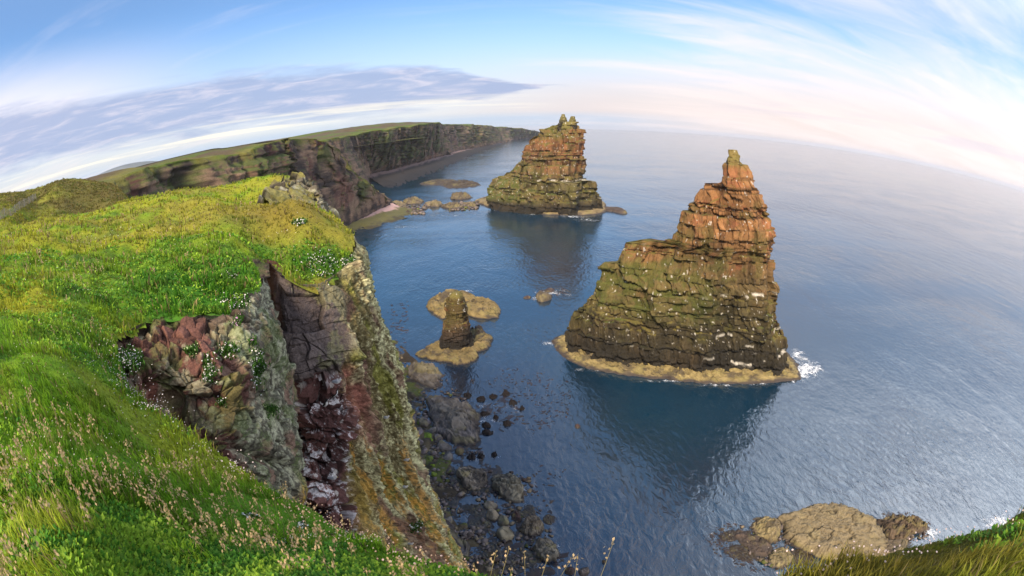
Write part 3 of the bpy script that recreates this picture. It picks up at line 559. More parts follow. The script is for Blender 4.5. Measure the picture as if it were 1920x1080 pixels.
# ------------------------------------------------------------------ far coast: one sheet per headland
def coast(name, cols, inland, seed, nr_face=70, step=6.0, amp=5.0, warm=0.0, haze=0.0, kind='structure', gamp=1.0, risef=None):
    """cols: list of (top point, foot plan point); inland: list of (offset vector, rise)"""
    tops = np.array([c[0] for c in cols], float); feet = np.array([[c[1][0], c[1][1], -2.0] for c in cols], float)
    L = np.linalg.norm(np.diff(tops[:, :2], axis=0), axis=1).sum() + np.linalg.norm(np.diff(tops[:, 2])); nc = int(np.clip(L / step, 60, 420))
    k = len(cols)
    tops = crom(tops, nc); feet = crom(feet, nc); fr_ = np.linspace(0, 1, nc)
    j_ = np.stack([fbm(tops * [1, 1, 0], 1 / 30., 4, seed + 41, .6), fbm(tops * [1, 1, 0], 1 / 30., 4, seed + 42, .6), fbm(tops * [1, 1, 0], 1 / 60., 4, seed + 43) * .35], 1) * amp * .9; tops = tops + j_
    rf = sm(fr_, *risef) if risef else np.ones(nc)
    t = np.linspace(0, 1, nr_face)[:, None, None]
    prof = t + 0.0
    bow = (0.22 * np.sin(np.pi * t) * (1 - t))      # talus: foot stretches out
    face = feet[None] * (1 - prof) + tops[None] * prof
    hv = (tops - feet)[:, :2]
    face[..., :2] += hv[None] * (np.sin(np.pi * t) * 0.10)
    q = face.reshape(-1, 3)
    out2 = -hv / (np.linalg.norm(hv, axis=1, keepdims=True) + 1e-6)
    tt = np.repeat(t[:, :, 0], nc, 1).ravel()
    ampz = np.sin(np.pi * np.clip(tt * 0.9 + 0.05, 0, 1)) ** 0.6
    gull = fbm((q + np.stack([q[:, 2] * .5, -q[:, 2] * .5, 0 * q[:, 2]], 1)) * [1, 1, 0.12], 1 / 27., 5, seed, 0.58); gull = -np.abs(gull) + 0.3
    ribs = fbm(q * [1, 1, 0.22], 1 / 10., 5, seed + 3, 0.62)
    beds = fbm(q * [0.12, 0.12, 2.6], 1 / 7., 4, seed + 5, .6)
    d = amp * (gull * 3.4 * gamp + ribs * 1.0 + beds * 0.4) * ampz
    q[:, :2] += np.tile(out2, (nr_face, 1)) * d[:, None]
    face = q.reshape(nr_face, nc, 3)
    rows = [face]
    prev = face[-1]
    for off, rise in inland:
        nxt = tops + np.array([off[0], off[1], 0]); nxt[:, 2] = tops[:, 2] + rise * rf - 6 * (1 - rf) * (rise > 3)
        n = 14; s = np.linspace(0, 1, n + 1)[1:, None, None]
        seg = prev[None] * (1 - s) + nxt[None] * s
        w = fbm(seg.reshape(-1, 3) * [1, 1, 0], 1 / 45., 4, seed + 7).reshape(n, nc); seg[..., 2] += w * 1.2 * np.minimum(1, s[..., 0] * 2)
        rows.append(seg); prev = seg[-1]
    pts = np.concatenate(rows, 0); nrm = grid_normals(pts); up = np.abs(nrm[..., 2]).ravel()
    p = pts.reshape(-1, 3); N = len(p); land = np.zeros((len(pts), nc)); land[nr_face - 2:] = 1; land = land.ravel()
    ribs_f = np.zeros(N); ribs_f[:nr_face * nc] = ribs * .5 + beds * .45; gul_f = np.zeros(N); gul_f[:nr_face * nc] = gull
    big = fbm(p, 1 / 26., 4, seed + 11, .6); med = fbm(p * [1, 1, 0.7], 1 / 6., 5, seed + 12, 0.65)
    c = lerp(np.array([0.035, 0.027, 0.024]), np.array([0.19, 0.125, 0.085]), sm(med + ribs_f, -.5, .6))
    c = lerp(c, np.tile([0.12, 0.045, 0.036], (N, 1)), sm(big, 0.2, 0.5) * (0.5 + warm))
    c = lerp(c, np.tile([0.05, 0.07, 0.016], (N, 1)), np.clip(sm(up + med * 0.3 + big * 0.3, 0.45, 0.85) + sm(-gul_f + .4 * med, .02, .35) * .9, 0, 1) * sm(p[:, 2], 4, 18) * 0.9)
    c = lerp(c, np.tile([0.03, 0.025, 0.025], (N, 1)), (1 - sm(p[:, 2], 1, 6)) * 0.6)
    frow = np.repeat(np.arange(len(pts))[:, None], nc, 1).ravel() - nr_face
    g = lerp(np.array([0.06, 0.09, 0.012]), np.array([0.12, 0.11, 0.025]), sm(big + med * .5, -.4, .5)); g = lerp(g, np.tile([0.075, 0.055, 0.03], (N, 1)), sm(frow, 6, 16) * sm(big + .3, -0.2, .5))
    g = g * (0.45 + 0.55 * np.tile(sm(tops[:, 2], 50, 60), len(pts)))[:, None]
    rim = sm(frow, -nr_face * 0.10, -1.0)
    c = lerp(c, g, np.clip(land + rim * sm(med + .3, 0, .5), 0, 1))
    f = grid_faces(len(pts), nc)
    return tag(mesh_obj(name, p, f, M_FAR, c), kind=kind)
off = lambda p, dx_, dy_=0: (p[0] + dx_, p[1] + dy_)
w1 = [(T(150, 342, 120), 32), (T(190, 338, 150), 34), (T(300, 300, 190), 36), (T(385, 288, 225), 34), (T(440, 282, 240), 34)]
cols1 = [(t_ - np.array([0, 0, 3.5 if k == 0 else 0]), off(t_, a, 2)) for k, (t_, a) in enumerate(w1)]
cols1 += [(T(500, 272, 262), (-103, 252)), (T(560, 264, 290), Z(640, 435)), (T(598, 266, 310), Z(660, 424)), (T(640, 300, 335), Z(688, 410)), (T(690, 345, 365), Z(712, 399)), (T(722, 376, 388), Z(730, 390)), (np.array([-100, 384, 5]), np.array([-93, 398])),
          (np.array([-120, 385, 28]), np.array([-100, 412])), (np.array([-150, 400, 55]), np.array([-130, 425])), (np.array([-175, 430, 62]), np.array([-160, 450]))]
coast('cliff', cols1, [((-14, 0), 0.6), ((-60, 5), 1.2), ((-260, 30), 0), ((-900, 100), -2)], 201, nr_face=150, step=1.0, amp=8.0)
cols2 = [(np.array([-180, 425, 62]), (-160, 440)), (T(600, 261, 520), (-172, 500)), (T(640, 256, 590), (-180, 610)), (T(685, 250, 670), Z(696, 329)), (T(740, 241, 780), Z(740, 320)), (T(792, 233, 900), Z(783, 307)), (T(821, 228.5, 1050), Z(836, 293)), (T(826, 230, 1130), (-135, 1150))]
coast('cliff', cols2, [((-16, 0), 0.8), ((-80, 20), 6), ((-170, 120), 9), ((-700, 500), 4), ((-1500, 900), 0)], 221, nr_face=100, step=2.4, amp=8, risef=(.3, .6))
cols3 = [(np.array([-170, 1120, 79]), (-140, 1130)), (T(827, 233, 1200), Z(850, 287)), (T(870, 234, 1450), Z(877, 281)), (T(898, 234.5, 1650), Z(910, 275)), (T(926, 238, 1960), Z(948, 267.6)), (T(935, 240, 2040), (0, 2060))]
coast('cliff', cols3, [((-25, 10), 1), ((-120, 30), 2), ((-500, 60), 4), ((-1500, 200), 6)], 241, nr_face=80, step=5, amp=12)
cols4 = [(np.array([-80, 2200, 66]), (-40, 2200)), (T(933, 239, 2300), (10, 2330)), (T(960, 239.5, 2450), Z(965, 262)), (T(985, 241, 2600), Z(985, 260.5)), (T(1000, 244, 2680), Z(1000, 259.5)), (T(1012, 248, 2750), (165, 2780))]
coast('cliff', cols4, [((-30, 20), 0.5), ((-160, 80), 1), ((-700, 300), 1), ((-1500, 500), 1)], 261, nr_face=60, step=7, amp=14)
def hill():
    n = 60; v = []; 
    for j in range(12):
        for k in range(n):
            a = -52 + 13 * k / (n - 1); s = k / (n - 1); e = 1.25 * math.sin(math.pi * s) ** 0.8 * (1 - (j / 11 - 0.4) ** 2 * 2.2); d = 5200 + 1400 * j / 11
            v.append(polar(a, d, max(-5, 60 * 0 + d * math.tan(math.radians(max(e, -0.9) + 0.15)) + 60 + (0 if j else -140))))
    v = np.array(v); c = np.tile([0.10, 0.12, 0.13], (len(v), 1)) * (1 + 0.3 * fbm(v, 1 / 300., 3, 5))[:, None]
    tag(mesh_obj('hill', v, grid_faces(12, n), M_FAR, c), kind='structure')
hill()
def moor():
    xs = -np.concatenate([np.linspace(150, 600, 40), np.linspace(650, 7000, 60)]); ys = np.linspace(-600, 2600, 90)
    X, Y = np.meshgrid(xs, ys); X = X - 60 * (Y < 560) * 0 - np.clip((420 - np.abs(Y - 420)) / 420, 0, 1) * 70
    p = np.stack([X, Y, 55 + np.clip(-X - 250, 0, 2500) * 0.001], -1).reshape(-1, 3); p[:, 2] += fbm(p * [1, 1, 0], 1 / 300., 4, 71) * 4 - (p[:, 0] > -260) * 4
    c = lerp(np.array([0.075, 0.06, 0.03]), np.array([0.11, 0.12, 0.03]), sm(fbm(p, 1 / 120., 4, 72), -.4, .5))
    tag(mesh_obj('moorland', p, grid_faces(len(ys), len(xs)), M_FAR, c), kind='structure')
moor()
# shingle beach and weedy apron under the far cliffs
def strip(name, outer, inner, z_in, colf, seed, nr=14, nc=160, mat=None, kind='structure'):
    a = crom(np.array(outer, float), nc); i = crom(np.array(inner, float), nc); a[:, 2] = 0.0 - 0.15; i[:, 2] = z_in
    s = np.linspace(0, 1, nr)[:, None, None]; p = (a[None] * (1 - s) + i[None] * s).reshape(-1, 3); p[:, 2] += fbm(p * [1, 1, 0], 0.12, 4, seed) * 0.7 + fbm(p * [1, 1, 0], .5, 3, seed + 1) * 0.3
    return tag(mesh_obj(name, p, grid_faces(nr, nc), mat or M_SHORE, colf(p, np.repeat(np.linspace(0, 1, nr), nc))), kind=kind)
def pink(p, s):
    n = fbm(p, 0.3, 4, 5); c = lerp(np.tile([0.09, 0.085, 0.03], (len(p), 1)), np.tile([0.34, 0.23, 0.22], (len(p), 1)), sm(s + n * 0.06, .62, .70)); return lerp(c, np.tile([0.035, 0.028, 0.02], (len(p), 1)), (1 - sm(s + n * .2, 0.05, .3)) * .8)
def plat(p, s):
    n = fbm(p, 0.5, 4, 8); return lerp(lerp(np.array([0.035, 0.026, 0.016]), np.array([0.085, 0.065, 0.035]), sm(n, -.3, .4)), np.tile([0.07, 0.085, 0.015], (len(p), 1)), sm(fbm(p, .35, 3, 9), .25, .5) * .8)
strip('shore', [Z(745, 640), Z(790, 690), Z(812, 745), Z(806, 800), Z(845, 865), Z(880, 930), Z(905, 985), Z(960, 1075), Z(1010, 1140)], [Z(725, 640), Z(735, 690), Z(742, 745), Z(752, 800), Z(780, 865), Z(790, 930), Z(830, 985), Z(870, 1075), Z(900, 1140)], .35, plat, 331, nr=60, nc=300)
strip('beach', [Z(628, 446), Z(660, 437), Z(700, 428), Z(740, 416), Z(775, 406), Z(793, 399), Z(770, 392)], [Z(628, 428), Z(645, 420), Z(660, 412), Z(690, 402), Z(715, 395), Z(730, 389), Z(735, 388)], 3.0, pink, 301)
def pink2(p, s):
    n = fbm(p, 0.05, 4, 6); c = lerp(np.tile([0.022, 0.018, 0.016], (len(p), 1)), np.tile([0.22, 0.15, 0.14], (len(p), 1)), sm(s + n * 0.1, .7, .8)); return lerp(c, np.tile([0.010, 0.009, 0.010], (len(p), 1)), (1 - sm(s + n * .25, 0.1, .5)) * .8)
strip('beach', [Z(722, 352), Z(745, 352), Z(775, 340), Z(810, 326), Z(845, 312), Z(872, 300), Z(905, 284), Z(940, 271)], [Z(690, 334), Z(700, 327), Z(740, 318), Z(783, 305), Z(836, 291.5), Z(850, 287), Z(880, 279), Z(940, 268)], 3.0, pink2, 311)

# ------------------------------------------------------------------ the near headland: turf
EDGE_NEAR = [(900, 1079, 5.2), (830, 1062, 5.6), (760, 1040, 6.0), (700, 1012, 6.5), (640, 985, 7.0), (600, 972, 7.3), (560, 945, 7.6), (520, 920, 7.9), (480, 890, 8.2), (440, 865, 8.4), (400, 840, 8.6), (360, 812, 8.9), (330, 788, 9.1), (300, 768, 9.3), (270, 742, 9.6), (250, 715, 10.0), (232, 685, 10.6), (222, 660, 11.3), (232, 632, 12.3)]
EDGE_A = [(262, 612, 13.0), (300, 600, 13.5), (340, 600, 13.7), (385, 605, 13.8), (420, 600, 13.9), (450, 575, 14.6), (478, 548, 15.5), (490, 535, 16.6)]
EDGE_G = [(478, 505, 18.6), (488, 492, 20.6), (503, 488, 21.8), (520, 500, 21.2), (532, 522, 20.6)]
EDGE_B = [(560, 533, 20.6), (600, 532, 21.0), (625, 520, 21.8), (645, 500, 22.9), (660, 478, 24.6), (667, 458, 26.5)]
EDGE_R = [(655, 440, 29.5), (640, 424, 33), (620, 408, 36.5), (606, 398, 38)]
EDGE_O = [(603, 372, 41), (590, 350, 43.5), (572, 333, 46), (556, 324, 48)]
EDGE_S = [(1470, 1079, 4.6), (1520, 1066, 4.8), (1560, 1056, 5.0), (1600, 1046, 5.1), (1640, 1038, 5.2), (1700, 1030, 5.3), (1760, 1012, 5.5), (1830, 996, 5.7), (1880, 976, 5.9), (1919, 955, 6.2)]
ctrl = [P(*q) for q in EDGE_NEAR + EDGE_A + EDGE_G + EDGE_B + EDGE_R + EDGE_O + EDGE_S]
ctrl += [P(*q) for q in [(0, 1079, 4.2), (300, 1079, 3.9), (600, 1079, 4.3), (0, 900, 5.2), (250, 950, 5.0), (450, 1000, 5.4), (0, 700, 8.0), (130, 720, 7.6), (130, 820, 6.4), (250, 830, 7.4), (0, 560, 13), (120, 560, 13.2), (200, 600, 12.5),
        (300, 540, 15.5), (400, 520, 16.8), (240, 480, 21), (360, 460, 21), (440, 465, 19.5), (100, 470, 24), (0, 470, 24), (420, 400, 29), (455, 430, 24), (470, 465, 21), (498, 470, 22.6), (470, 395, 31), (330, 400, 34), (200, 420, 38), (60, 430, 40),
        (500, 430, 26.5), (510, 400, 29.5), (545, 395, 29.8), (590, 408, 29.5), (625, 440, 27.5), (540, 440, 26), (590, 460, 24.6), (545, 480, 22.8), (600, 490, 22.6), (530, 500, 21.6),
        (240, 372, 62), (320, 364, 58), (400, 352, 55), (470, 342, 52), (520, 332, 49), (450, 375, 42), (560, 380, 40), (530, 360, 43), (120, 402, 62), (0, 425, 58), (1750, 1060, 4.2), (1900, 1060, 4.0), (1900, 1010, 4.9)]]
# behind the ridge the ground falls to the inlet; on the left it climbs to the next headland
ctrl += [polar(-25, 56, 50), polar(-30, 66, 50), polar(-36, 78, 50), polar(-41, 84, 51), polar(-33, 90, 38), polar(-41, 100, 42)]
ctrl += [T(2, 417, 66), T(38, 396, 82), T(68, 377, 101)]
ctrl += [T(200, 355, 104), T(150, 346, 106), T(100, 356, 98), T(50, 378, 92), T(225, 352, 112), polar(-52, 80, 54.5), polar(-58, 76, 56)]
ctrl += [T(150, 342, 140), T(100, 352, 160), T(50, 363, 175), T(2, 376, 190), polar(-70, 150, 65), polar(-90, 120, 64), polar(-90, 60, 61), polar(-90, 20, 59.6), polar(-120, 10, 59), polar(-120, 4, 58.6), polar(180, 4, 58.4), polar(120, 4, 57.6), polar(90, 5, 57.2), polar(90, 10, 57), polar(0, 0.6, 57.6), polar(-70, 3, 58.0), polar(150, 12, 58.6), polar(-150, 30, 60), polar(20, 2.2, 56.9), polar(50, 2.5, 56.9)]
ctrl = np.array(ctrl)
SC = 10.0
def tps(r): return np.where(r > 1e-9, r * r * np.log(r + 1e-12), 0)
# radially compressed coordinates keep near and far control points equally dense
def warpxy(x, y): r = np.hypot(x, y); w = np.log1p(r / 2.0) / (r + 1e-9); return x * w, y * w
cx, cy = warpxy(ctrl[:, 0], ctrl[:, 1]); n_ = len(ctrl)
Kt = tps(np.hypot(cx[:, None] - cx[None], cy[:, None] - cy[None])) + 0.004 * np.eye(n_); Pm = np.stack([np.ones(n_), cx, cy], 1)
A_ = np.block([[Kt, Pm], [Pm.T, np.zeros((3, 3))]]); wsol = np.linalg.lstsq(A_, np.concatenate([ctrl[:, 2], [0, 0, 0]]), rcond=None)[0]
def ground(x, y):
    x = np.asarray(x, float); y = np.asarray(y, float); sh_ = x.shape; x = x.ravel(); y = y.ravel(); z = np.empty(len(x))
    for i in range(0, len(x), 20000):
        u, v = warpxy(x[i:i + 20000], y[i:i + 20000])
        z[i:i + 20000] = tps(np.hypot(u[:, None] - cx[None], v[:, None] - cy[None])) @ wsol[:n_] + wsol[n_] + wsol[n_ + 1] * u + wsol[n_ + 2] * v
    r = np.hypot(x, y); p = np.stack([x, y, x * 0], 1); damp = sm(r, 1, 6)
    z = z + damp * (fbm(p, 0.7, 3, 401) * 0.14 + fbm(p, 0.16, 3, 402) * 0.40 * sm(r, 8, 20) + fbm(p, 0.4, 3, 405) * 0.16 * sm(r, 7, 14) + fbm(p, 1.7, 3, 403) * 0.11) + fbm(p, 0.05, 3, 404) * 0.5 * sm(r, 30, 70)
    for hx, hy, hd, ha, hr in [(545, 412, 29, .9, 2.1), (600, 440, 27, .35, 1.6), (468, 445, 24.4, -.7, 1.7), (412, 428, 24.3, -.7, .8), (330, 510, 15.6, .22, 1.5), (150, 440, 34, .5, 3.5), (330, 415, 33, -.5, 3)]:
        ce = P(hx, hy, hd)[:2]; z = z + ha * np.exp(-((x - ce[0]) ** 2 + (y - ce[1]) ** 2) / hr ** 2)
    for a_, b_, s_ in [(596, 378, 41), (586, 356, 43), (570, 338, 45.5)] if True else []:
        ce = P(a_, b_, s_)[:2]; z = z - .5 * np.exp(-((x - ce[0]) ** 2 + (y - ce[1]) ** 2) / 5)
    return z.reshape(sh_)
P2 = lambda L: [P(*q)[:2] for q in L]
POLY = P2(EDGE_NEAR) + P2(EDGE_A) + P2(EDGE_G) + P2(EDGE_B) + P2(EDGE_R) + P2(EDGE_O) + [polar(-27, 58, 0)[:2], polar(-33, 84, 0)[:2], polar(-40, 98, 0)[:2], polar(-44.8, 108, 0)[:2], polar(-46.0, 114, 0)[:2], T(190, 338, 150)[:2], polar(-60, 215, 0)[:2], polar(-100, 215, 0)[:2], polar(-140, 120, 0)[:2], polar(180, 20, 0)[:2], polar(110, 14, 0)[:2], polar(85, 9, 0)[:2]] + P2(EDGE_S[::-1]) + [polar(40, 1.3, 0)[:2], polar(20, 1.6, 0)[:2]]
POLY = np.array(POLY)
POLYF = [];   # slightly wavy edge
for i in range(len(POLY)):
    a, c_ = POLY[i], POLY[(i + 1) % len(POLY)]; k = max(1, int(np.linalg.norm(c_ - a) / 0.25)) if np.hypot(*a) < 60 else 1
    for j in range(k): POLYF.append(a + (c_ - a) * j / k)
POLYF = np.array(POLYF); pr = np.hypot(POLYF[:, 0], POLYF[:, 1]); nz = np.stack([fbm(np.column_stack([POLYF, pr * 0]), 1.3, 3, 420), fbm(np.column_stack([POLYF, pr * 0]), 1.3, 3, 421)], 1)
POLYF = POLYF + nz * (0.010 * np.minimum(pr, 40))[:, None]
def in_turf(x, y): return in_poly(np.asarray(x), np.asarray(y), POLYF)
LUSH = [(np.array(P(330, 520, 15.5)[:2]), 2.6), (np.array(P(420, 500, 17.5)[:2]), 2.2), (np.array(P(600, 490, 22.6)[:2]), 1.8), (np.array(P(470, 440, 24)[:2]), 1.6), (np.array(P(260, 690, 10.5)[:2]), 0.9), (np.array(P(430, 560, 14.8)[:2]), 1.2)]
GOLD = [(np.array(P(1780, 1040, 5.2)[:2]), 1.6), (np.array(P(1600, 1060, 4.9)[:2]), 1.0), (np.array(P(545, 410, 29)[:2]), 3.2), (np.array(P(600, 520, 21)[:2]), 0.8)]
ROCKY = [(np.array(P(*q)[:2]), s_) for q, s_ in [((596, 378, 41), 2.6), ((586, 356, 43), 2.4), ((570, 338, 45.5), 2.2), ((604, 395, 39), 1.8)]]
BARE = [(np.array(P(412, 425, 24.5)[:2]), 1.0), (np.array(P(498, 492, 21.8)[:2]), 0.9)]
def turf_colour(p):
    r = np.hypot(p[:, 0], p[:, 1]); q = p * [1, 1, 0]
    a = 1.2 * fbm(q, 0.35, 4, 431) + 0.8 * fbm(q, 1.3, 4, 432, .6); far = sm(r, 9, 32)
    az_ = np.arctan2(p[:, 0], p[:, 1])
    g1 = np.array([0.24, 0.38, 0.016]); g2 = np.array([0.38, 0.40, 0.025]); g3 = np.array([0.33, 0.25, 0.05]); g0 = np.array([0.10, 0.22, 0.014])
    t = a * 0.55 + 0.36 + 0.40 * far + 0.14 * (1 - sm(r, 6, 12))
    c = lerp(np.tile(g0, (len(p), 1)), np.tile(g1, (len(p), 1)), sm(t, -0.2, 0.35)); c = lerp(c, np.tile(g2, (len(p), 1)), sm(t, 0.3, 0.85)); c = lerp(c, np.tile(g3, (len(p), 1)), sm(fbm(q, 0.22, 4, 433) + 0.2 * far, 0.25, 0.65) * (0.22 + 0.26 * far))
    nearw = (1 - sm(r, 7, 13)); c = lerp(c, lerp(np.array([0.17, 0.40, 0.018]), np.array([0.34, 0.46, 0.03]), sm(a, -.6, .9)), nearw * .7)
    for ce, s in LUSH:
        w = np.exp(-(((p[:, :2] - ce) ** 2).sum(1)) / s**2) * (0.8 + 0.4 * a); c = lerp(c, np.tile([0.07, 0.25, 0.016], (len(p), 1)), np.clip(w * 1.3, 0, .95))
    for ce, s in GOLD:
        w = np.exp(-(((p[:, :2] - ce) ** 2).sum(1)) / s**2); c = lerp(c, np.tile([0.28, 0.22, 0.032], (len(p), 1)), np.clip(w * 1.2, 0, .9))
    for ce, s_ in ROCKY:
        w = np.exp(-(((p[:, :2] - ce) ** 2).sum(1)) / s_**2); c = lerp(c, np.tile([0.26, 0.25, 0.17], (len(p), 1)), sm(w, .3, .6))
    # the mound and land beyond: heathery browns and dull greens
    w = sm(r, 72, 90); hb = fbm(q, 0.09, 4, 436); c = lerp(c, lerp(np.array([0.14, 0.11, 0.035]), np.array([0.30, 0.30, 0.04]), sm(hb, -.35, .35)), w * 0.85)
    return c
def build_turf():
    azs = np.radians(np.concatenate([np.linspace(-180, -80, 60), np.linspace(-79.7, 90, 620), np.linspace(91, 179, 40)])); rs = np.exp(np.linspace(np.log(0.4), np.log(216), 430))
    X = np.outer(rs, np.sin(azs)); Y = np.outer(rs, np.cos(azs)); ins = in_turf(X, Y)
    Zg = ground(X, Y); p = np.stack([X, Y, Zg], -1).reshape(-1, 3)
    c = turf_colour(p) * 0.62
    bare = np.zeros(len(p))
    for ce, s in BARE: bare = np.maximum(bare, np.exp(-(((p[:, :2] - ce) ** 2).sum(1)) / s**2))
    c = lerp(c, np.tile([0.17, 0.065, 0.035], (len(p), 1)), sm(bare, .35, .7))
    f = grid_faces(len(rs), len(azs), True); i_ = ins.ravel(); keep = i_[f].sum(1) >= 2; f = f[keep]
    used = np.zeros(len(p), bool); used[f.ravel()] = True; idx = np.cumsum(used) - 1
    tag(mesh_obj('grassy_headland', p[used], idx[f], M_TURF, c[used]), kind='structure')
build_turf()

# ------------------------------------------------------------------ the near headland: rock faces
def bedding(p, nrm, seed, lt, bw, tilt=(0, 0), warp=0.15):
    """block offset and crack distance of bedded, jointed rock at points p"""
    r = np.random.default_rng(seed); zz_ = p[:, 2] + p[:, 0] * tilt[0] + p[:, 1] * tilt[1] + fbm(p, 0.35, 2, seed) * warp * 2
    z0, z1 = zz_.min() - 1, zz_.max() + 1; zl = layers(z0, z1, lt[0], lt[1], seed); k = np.clip(np.searchsorted(zl, zz_) - 1, 0, len(zl) - 2)
    lw = bw * (0.6 + 0.9 * r.random(len(zl)))[k]; lo = r.random(len(zl))[k] * 7
    w = fbm(p, 0.8, 2, seed + 1) * warp
    qx = (p[:, 0] * 0.86 + p[:, 1] * 0.5 + w) / lw + lo; qy = (-p[:, 0] * 0.5 + p[:, 1] * 0.86 + w) / lw + lo * 2
    ix, iy = np.floor(qx).astype(np.int64), np.floor(qy).astype(np.int64); h = _h(ix, iy, k, seed)
    fx, fy = qx - ix, qy - iy; dj = np.minimum(np.minimum(fx, 1 - fx), np.minimum(fy, 1 - fy)) * lw; dz_ = np.minimum(zz_ - zl[k], zl[k + 1] - zz_)
    return h, np.minimum(dj, dz_), k
def face(name, rows, nr, nc, dispf, colf, outward):
    pts = lattice(np.array([[P(*q) for q in r] for r in rows]), nr, nc)
    nrm = grid_normals(pts)
    if (nrm.reshape(-1, 3).mean(0) @ outward) < 0: nrm = -nrm
    v = np.linspace(0, 1, nr)[:, None].repeat(nc, 1).ravel(); u = np.linspace(0, 1, nc)[None].repeat(nr, 0).ravel()
    p = pts.reshape(-1, 3); d, aux = dispf(p, nrm.reshape(-1, 3), u, v)
    d = d.reshape(nr, nc)
    p2 = (pts + nrm * d[..., None]); n2 = grid_normals(p2); n2 = n2 if (n2.reshape(-1, 3).mean(0) @ outward) > 0 else -n2
    c = colf(p2.reshape(-1, 3), n2.reshape(-1, 3), u, v, aux)
    return tag(mesh_obj(name, p2.reshape(-1, 3), grid_faces(nr, nc), M_NEAR, c), kind='structure')

A_rows = [
 [(225, 628, 12.6), (262, 608, 13.1), (300, 597, 13.7), (380, 601, 13.9), (440, 588, 14.2), (478, 546, 15.6), (491, 536, 16.8), (494, 520, 19.5)],
 [(235, 655, 12.2), (262, 645, 12.6), (300, 640, 12.9), (380, 650, 12.8), (450, 640, 13.2), (500, 600, 15), (518, 605, 16.3), (512, 590, 20.5)],
 [(245, 700, 11.3), (268, 700, 11.6), (310, 690, 12), (385, 700, 12), (450, 710, 12.6), (510, 690, 14.4), (540, 685, 16), (530, 680, 20.5)],
 [(262, 740, 10.6), (285, 742, 11.6), (320, 745, 12.2), (390, 760, 11.8), (455, 770, 12.2), (515, 770, 13.8), (556, 775, 15.5), (545, 770, 20.5)],
 [(280, 770, 10), (310, 780, 11), (345, 795, 11.5), (400, 810, 11.2), (455, 830, 11.8), (515, 840, 13.2), (561, 850, 15), (552, 850, 20.5)],
 [(320, 800, 9.5), (345, 820, 10.2), (375, 845, 10.8), (420, 870, 11), (465, 895, 11.8), (515, 912, 13.4), (558, 915, 14.8), (556, 920, 20.5)],
 [(390, 860, 9.2), (405, 880, 9.8), (420, 900, 10.4), (445, 930, 10.8), (480, 960, 11.6), (520, 990, 13), (556, 1000, 14.8), (558, 1010, 20.5)],
 [(430, 930, 9.2), (450, 960, 9.8), (470, 980, 10.4), (490, 1010, 11), (520, 1040, 11.8), (550, 1070, 13), (572, 1080, 14.5), (575, 1090, 20)]]
def A_disp(p, n, u, v):
    q = p + fbm(p, 0.9, 3, 501)[:, None] * 0.06
    rt = np.array([[.87, -.3, .4], [.25, .95, .17], [-.43, -.05, .9]]); f1, ed, hs, of = voro((q @ rt) / [0.95, 0.8, 0.55], 510); f1b, ed2, hs2, of2 = voro((q @ rt) / [0.36, .3, .17], 520)
    left = 1 - sm(u + 0.06 * fbm(p, 0.7, 2, 503), 0.50, 0.66)           # crumbly eroded part; right part is the smooth lichen buttress
    fac = (hs[:, 0] - .5) * 0.55 + (of * (hs - .5)).sum(1) * 0.85 - (1 - sm(ed, 0, .05)) * 0.14
    fac2 = (hs2[:, 0] - .5) * 0.16 + (of2 * (hs2 - .5)).sum(1) * 0.28 - (1 - sm(ed2, 0, .15)) * 0.07
    d = fac * (0.34 + 0.30 * left) + fac2 * (0.4 + 0.7 * left) + fbm(p, 2.6, 5, 530, 0.6) * (0.06 + 0.03 * left) + fbm(p, .6, 3, 531) * 0.2
    cave = np.exp(-(((u - 0.22) / 0.10) ** 2 + ((v - 0.50) / 0.10) ** 2)); d = d - cave * 0.9
    cr = np.exp(-(((v - 0.60 - 0.12 * (u - .5) + 0.015 * fbm(p, 2, 2, 533)) / 0.022) ** 2)) * sm(u, .35, .5) * (1 - sm(u, .72, .85)); d = d - cr * 0.38
    d = d * sm(v, 0.0, 0.05)
    return d, (ed, hs, left, ed2, hs2, cave)
def A_col(p, n, u, v, aux):
    ed, hs, left, ed2, hs2, cave = aux; N = len(p); m = fbm(p, 1.3, 4, 540); f = fbm(p, 6, 4, 541, .65)
    soil = lerp(np.array([0.06, 0.026, 0.019]), np.array([0.16, 0.075, 0.058]), hs2[:, 0]); soil = lerp(soil, np.tile([0.15, 0.11, 0.075], (N, 1)), sm(hs[:, 1], .55, .8)); soil = lerp(soil, np.tile([0.21, 0.13, 0.05], (N, 1)), sm(m, .3, .6) * .6)
    lichen = lerp(np.array([0.085, 0.078, 0.055]), np.array([0.30, 0.30, 0.20]), sm(f + .35 * m, -.25, .55)); lichen = lerp(lichen, np.tile([0.21, 0.12, 0.085], (N, 1)), sm(-m + .3 * f, .25, .6) * .7)
    w = np.clip((1 - left) + sm(m + 0.3 * f, .1, .45) * .55, 0, 1); c = lerp(soil, lichen, w)
    c = lerp(c, np.tile([0.035, 0.022, 0.018], (N, 1)), (1 - sm(v, 0.02, 0.10)) * left * .85)                      # peat under the turf
    c = lerp(c, np.tile([0.16, 0.045, 0.02], (N, 1)), np.clip(cave * 1.3, 0, 1) * .8)
    low = sm(v, .72, .86); c = lerp(c, lerp(np.array([0.16, 0.085, 0.06]), np.array([0.27, 0.15, 0.10]), sm(f, -.3, .4)), low * .75)
    c = lerp(c, np.tile([0.40, 0.26, 0.03], (N, 1)), np.exp(-(((u - .86) / .035) ** 2)) * sm(v, .62, .75) * sm(f, -.3, .2))
    c = c * (0.62 + 0.38 * sm(ed, 0, .05))[:, None] * (0.75 + .25 * sm(ed2, 0, .06))[:, None]
    veg = sm(fbm(p, 1.1, 3, 545) + n[:, 2] * .5, .42, .7) * (1 - low); c = lerp(c, np.tile([0.075, 0.115, 0.02], (N, 1)), veg * .45)
    return c
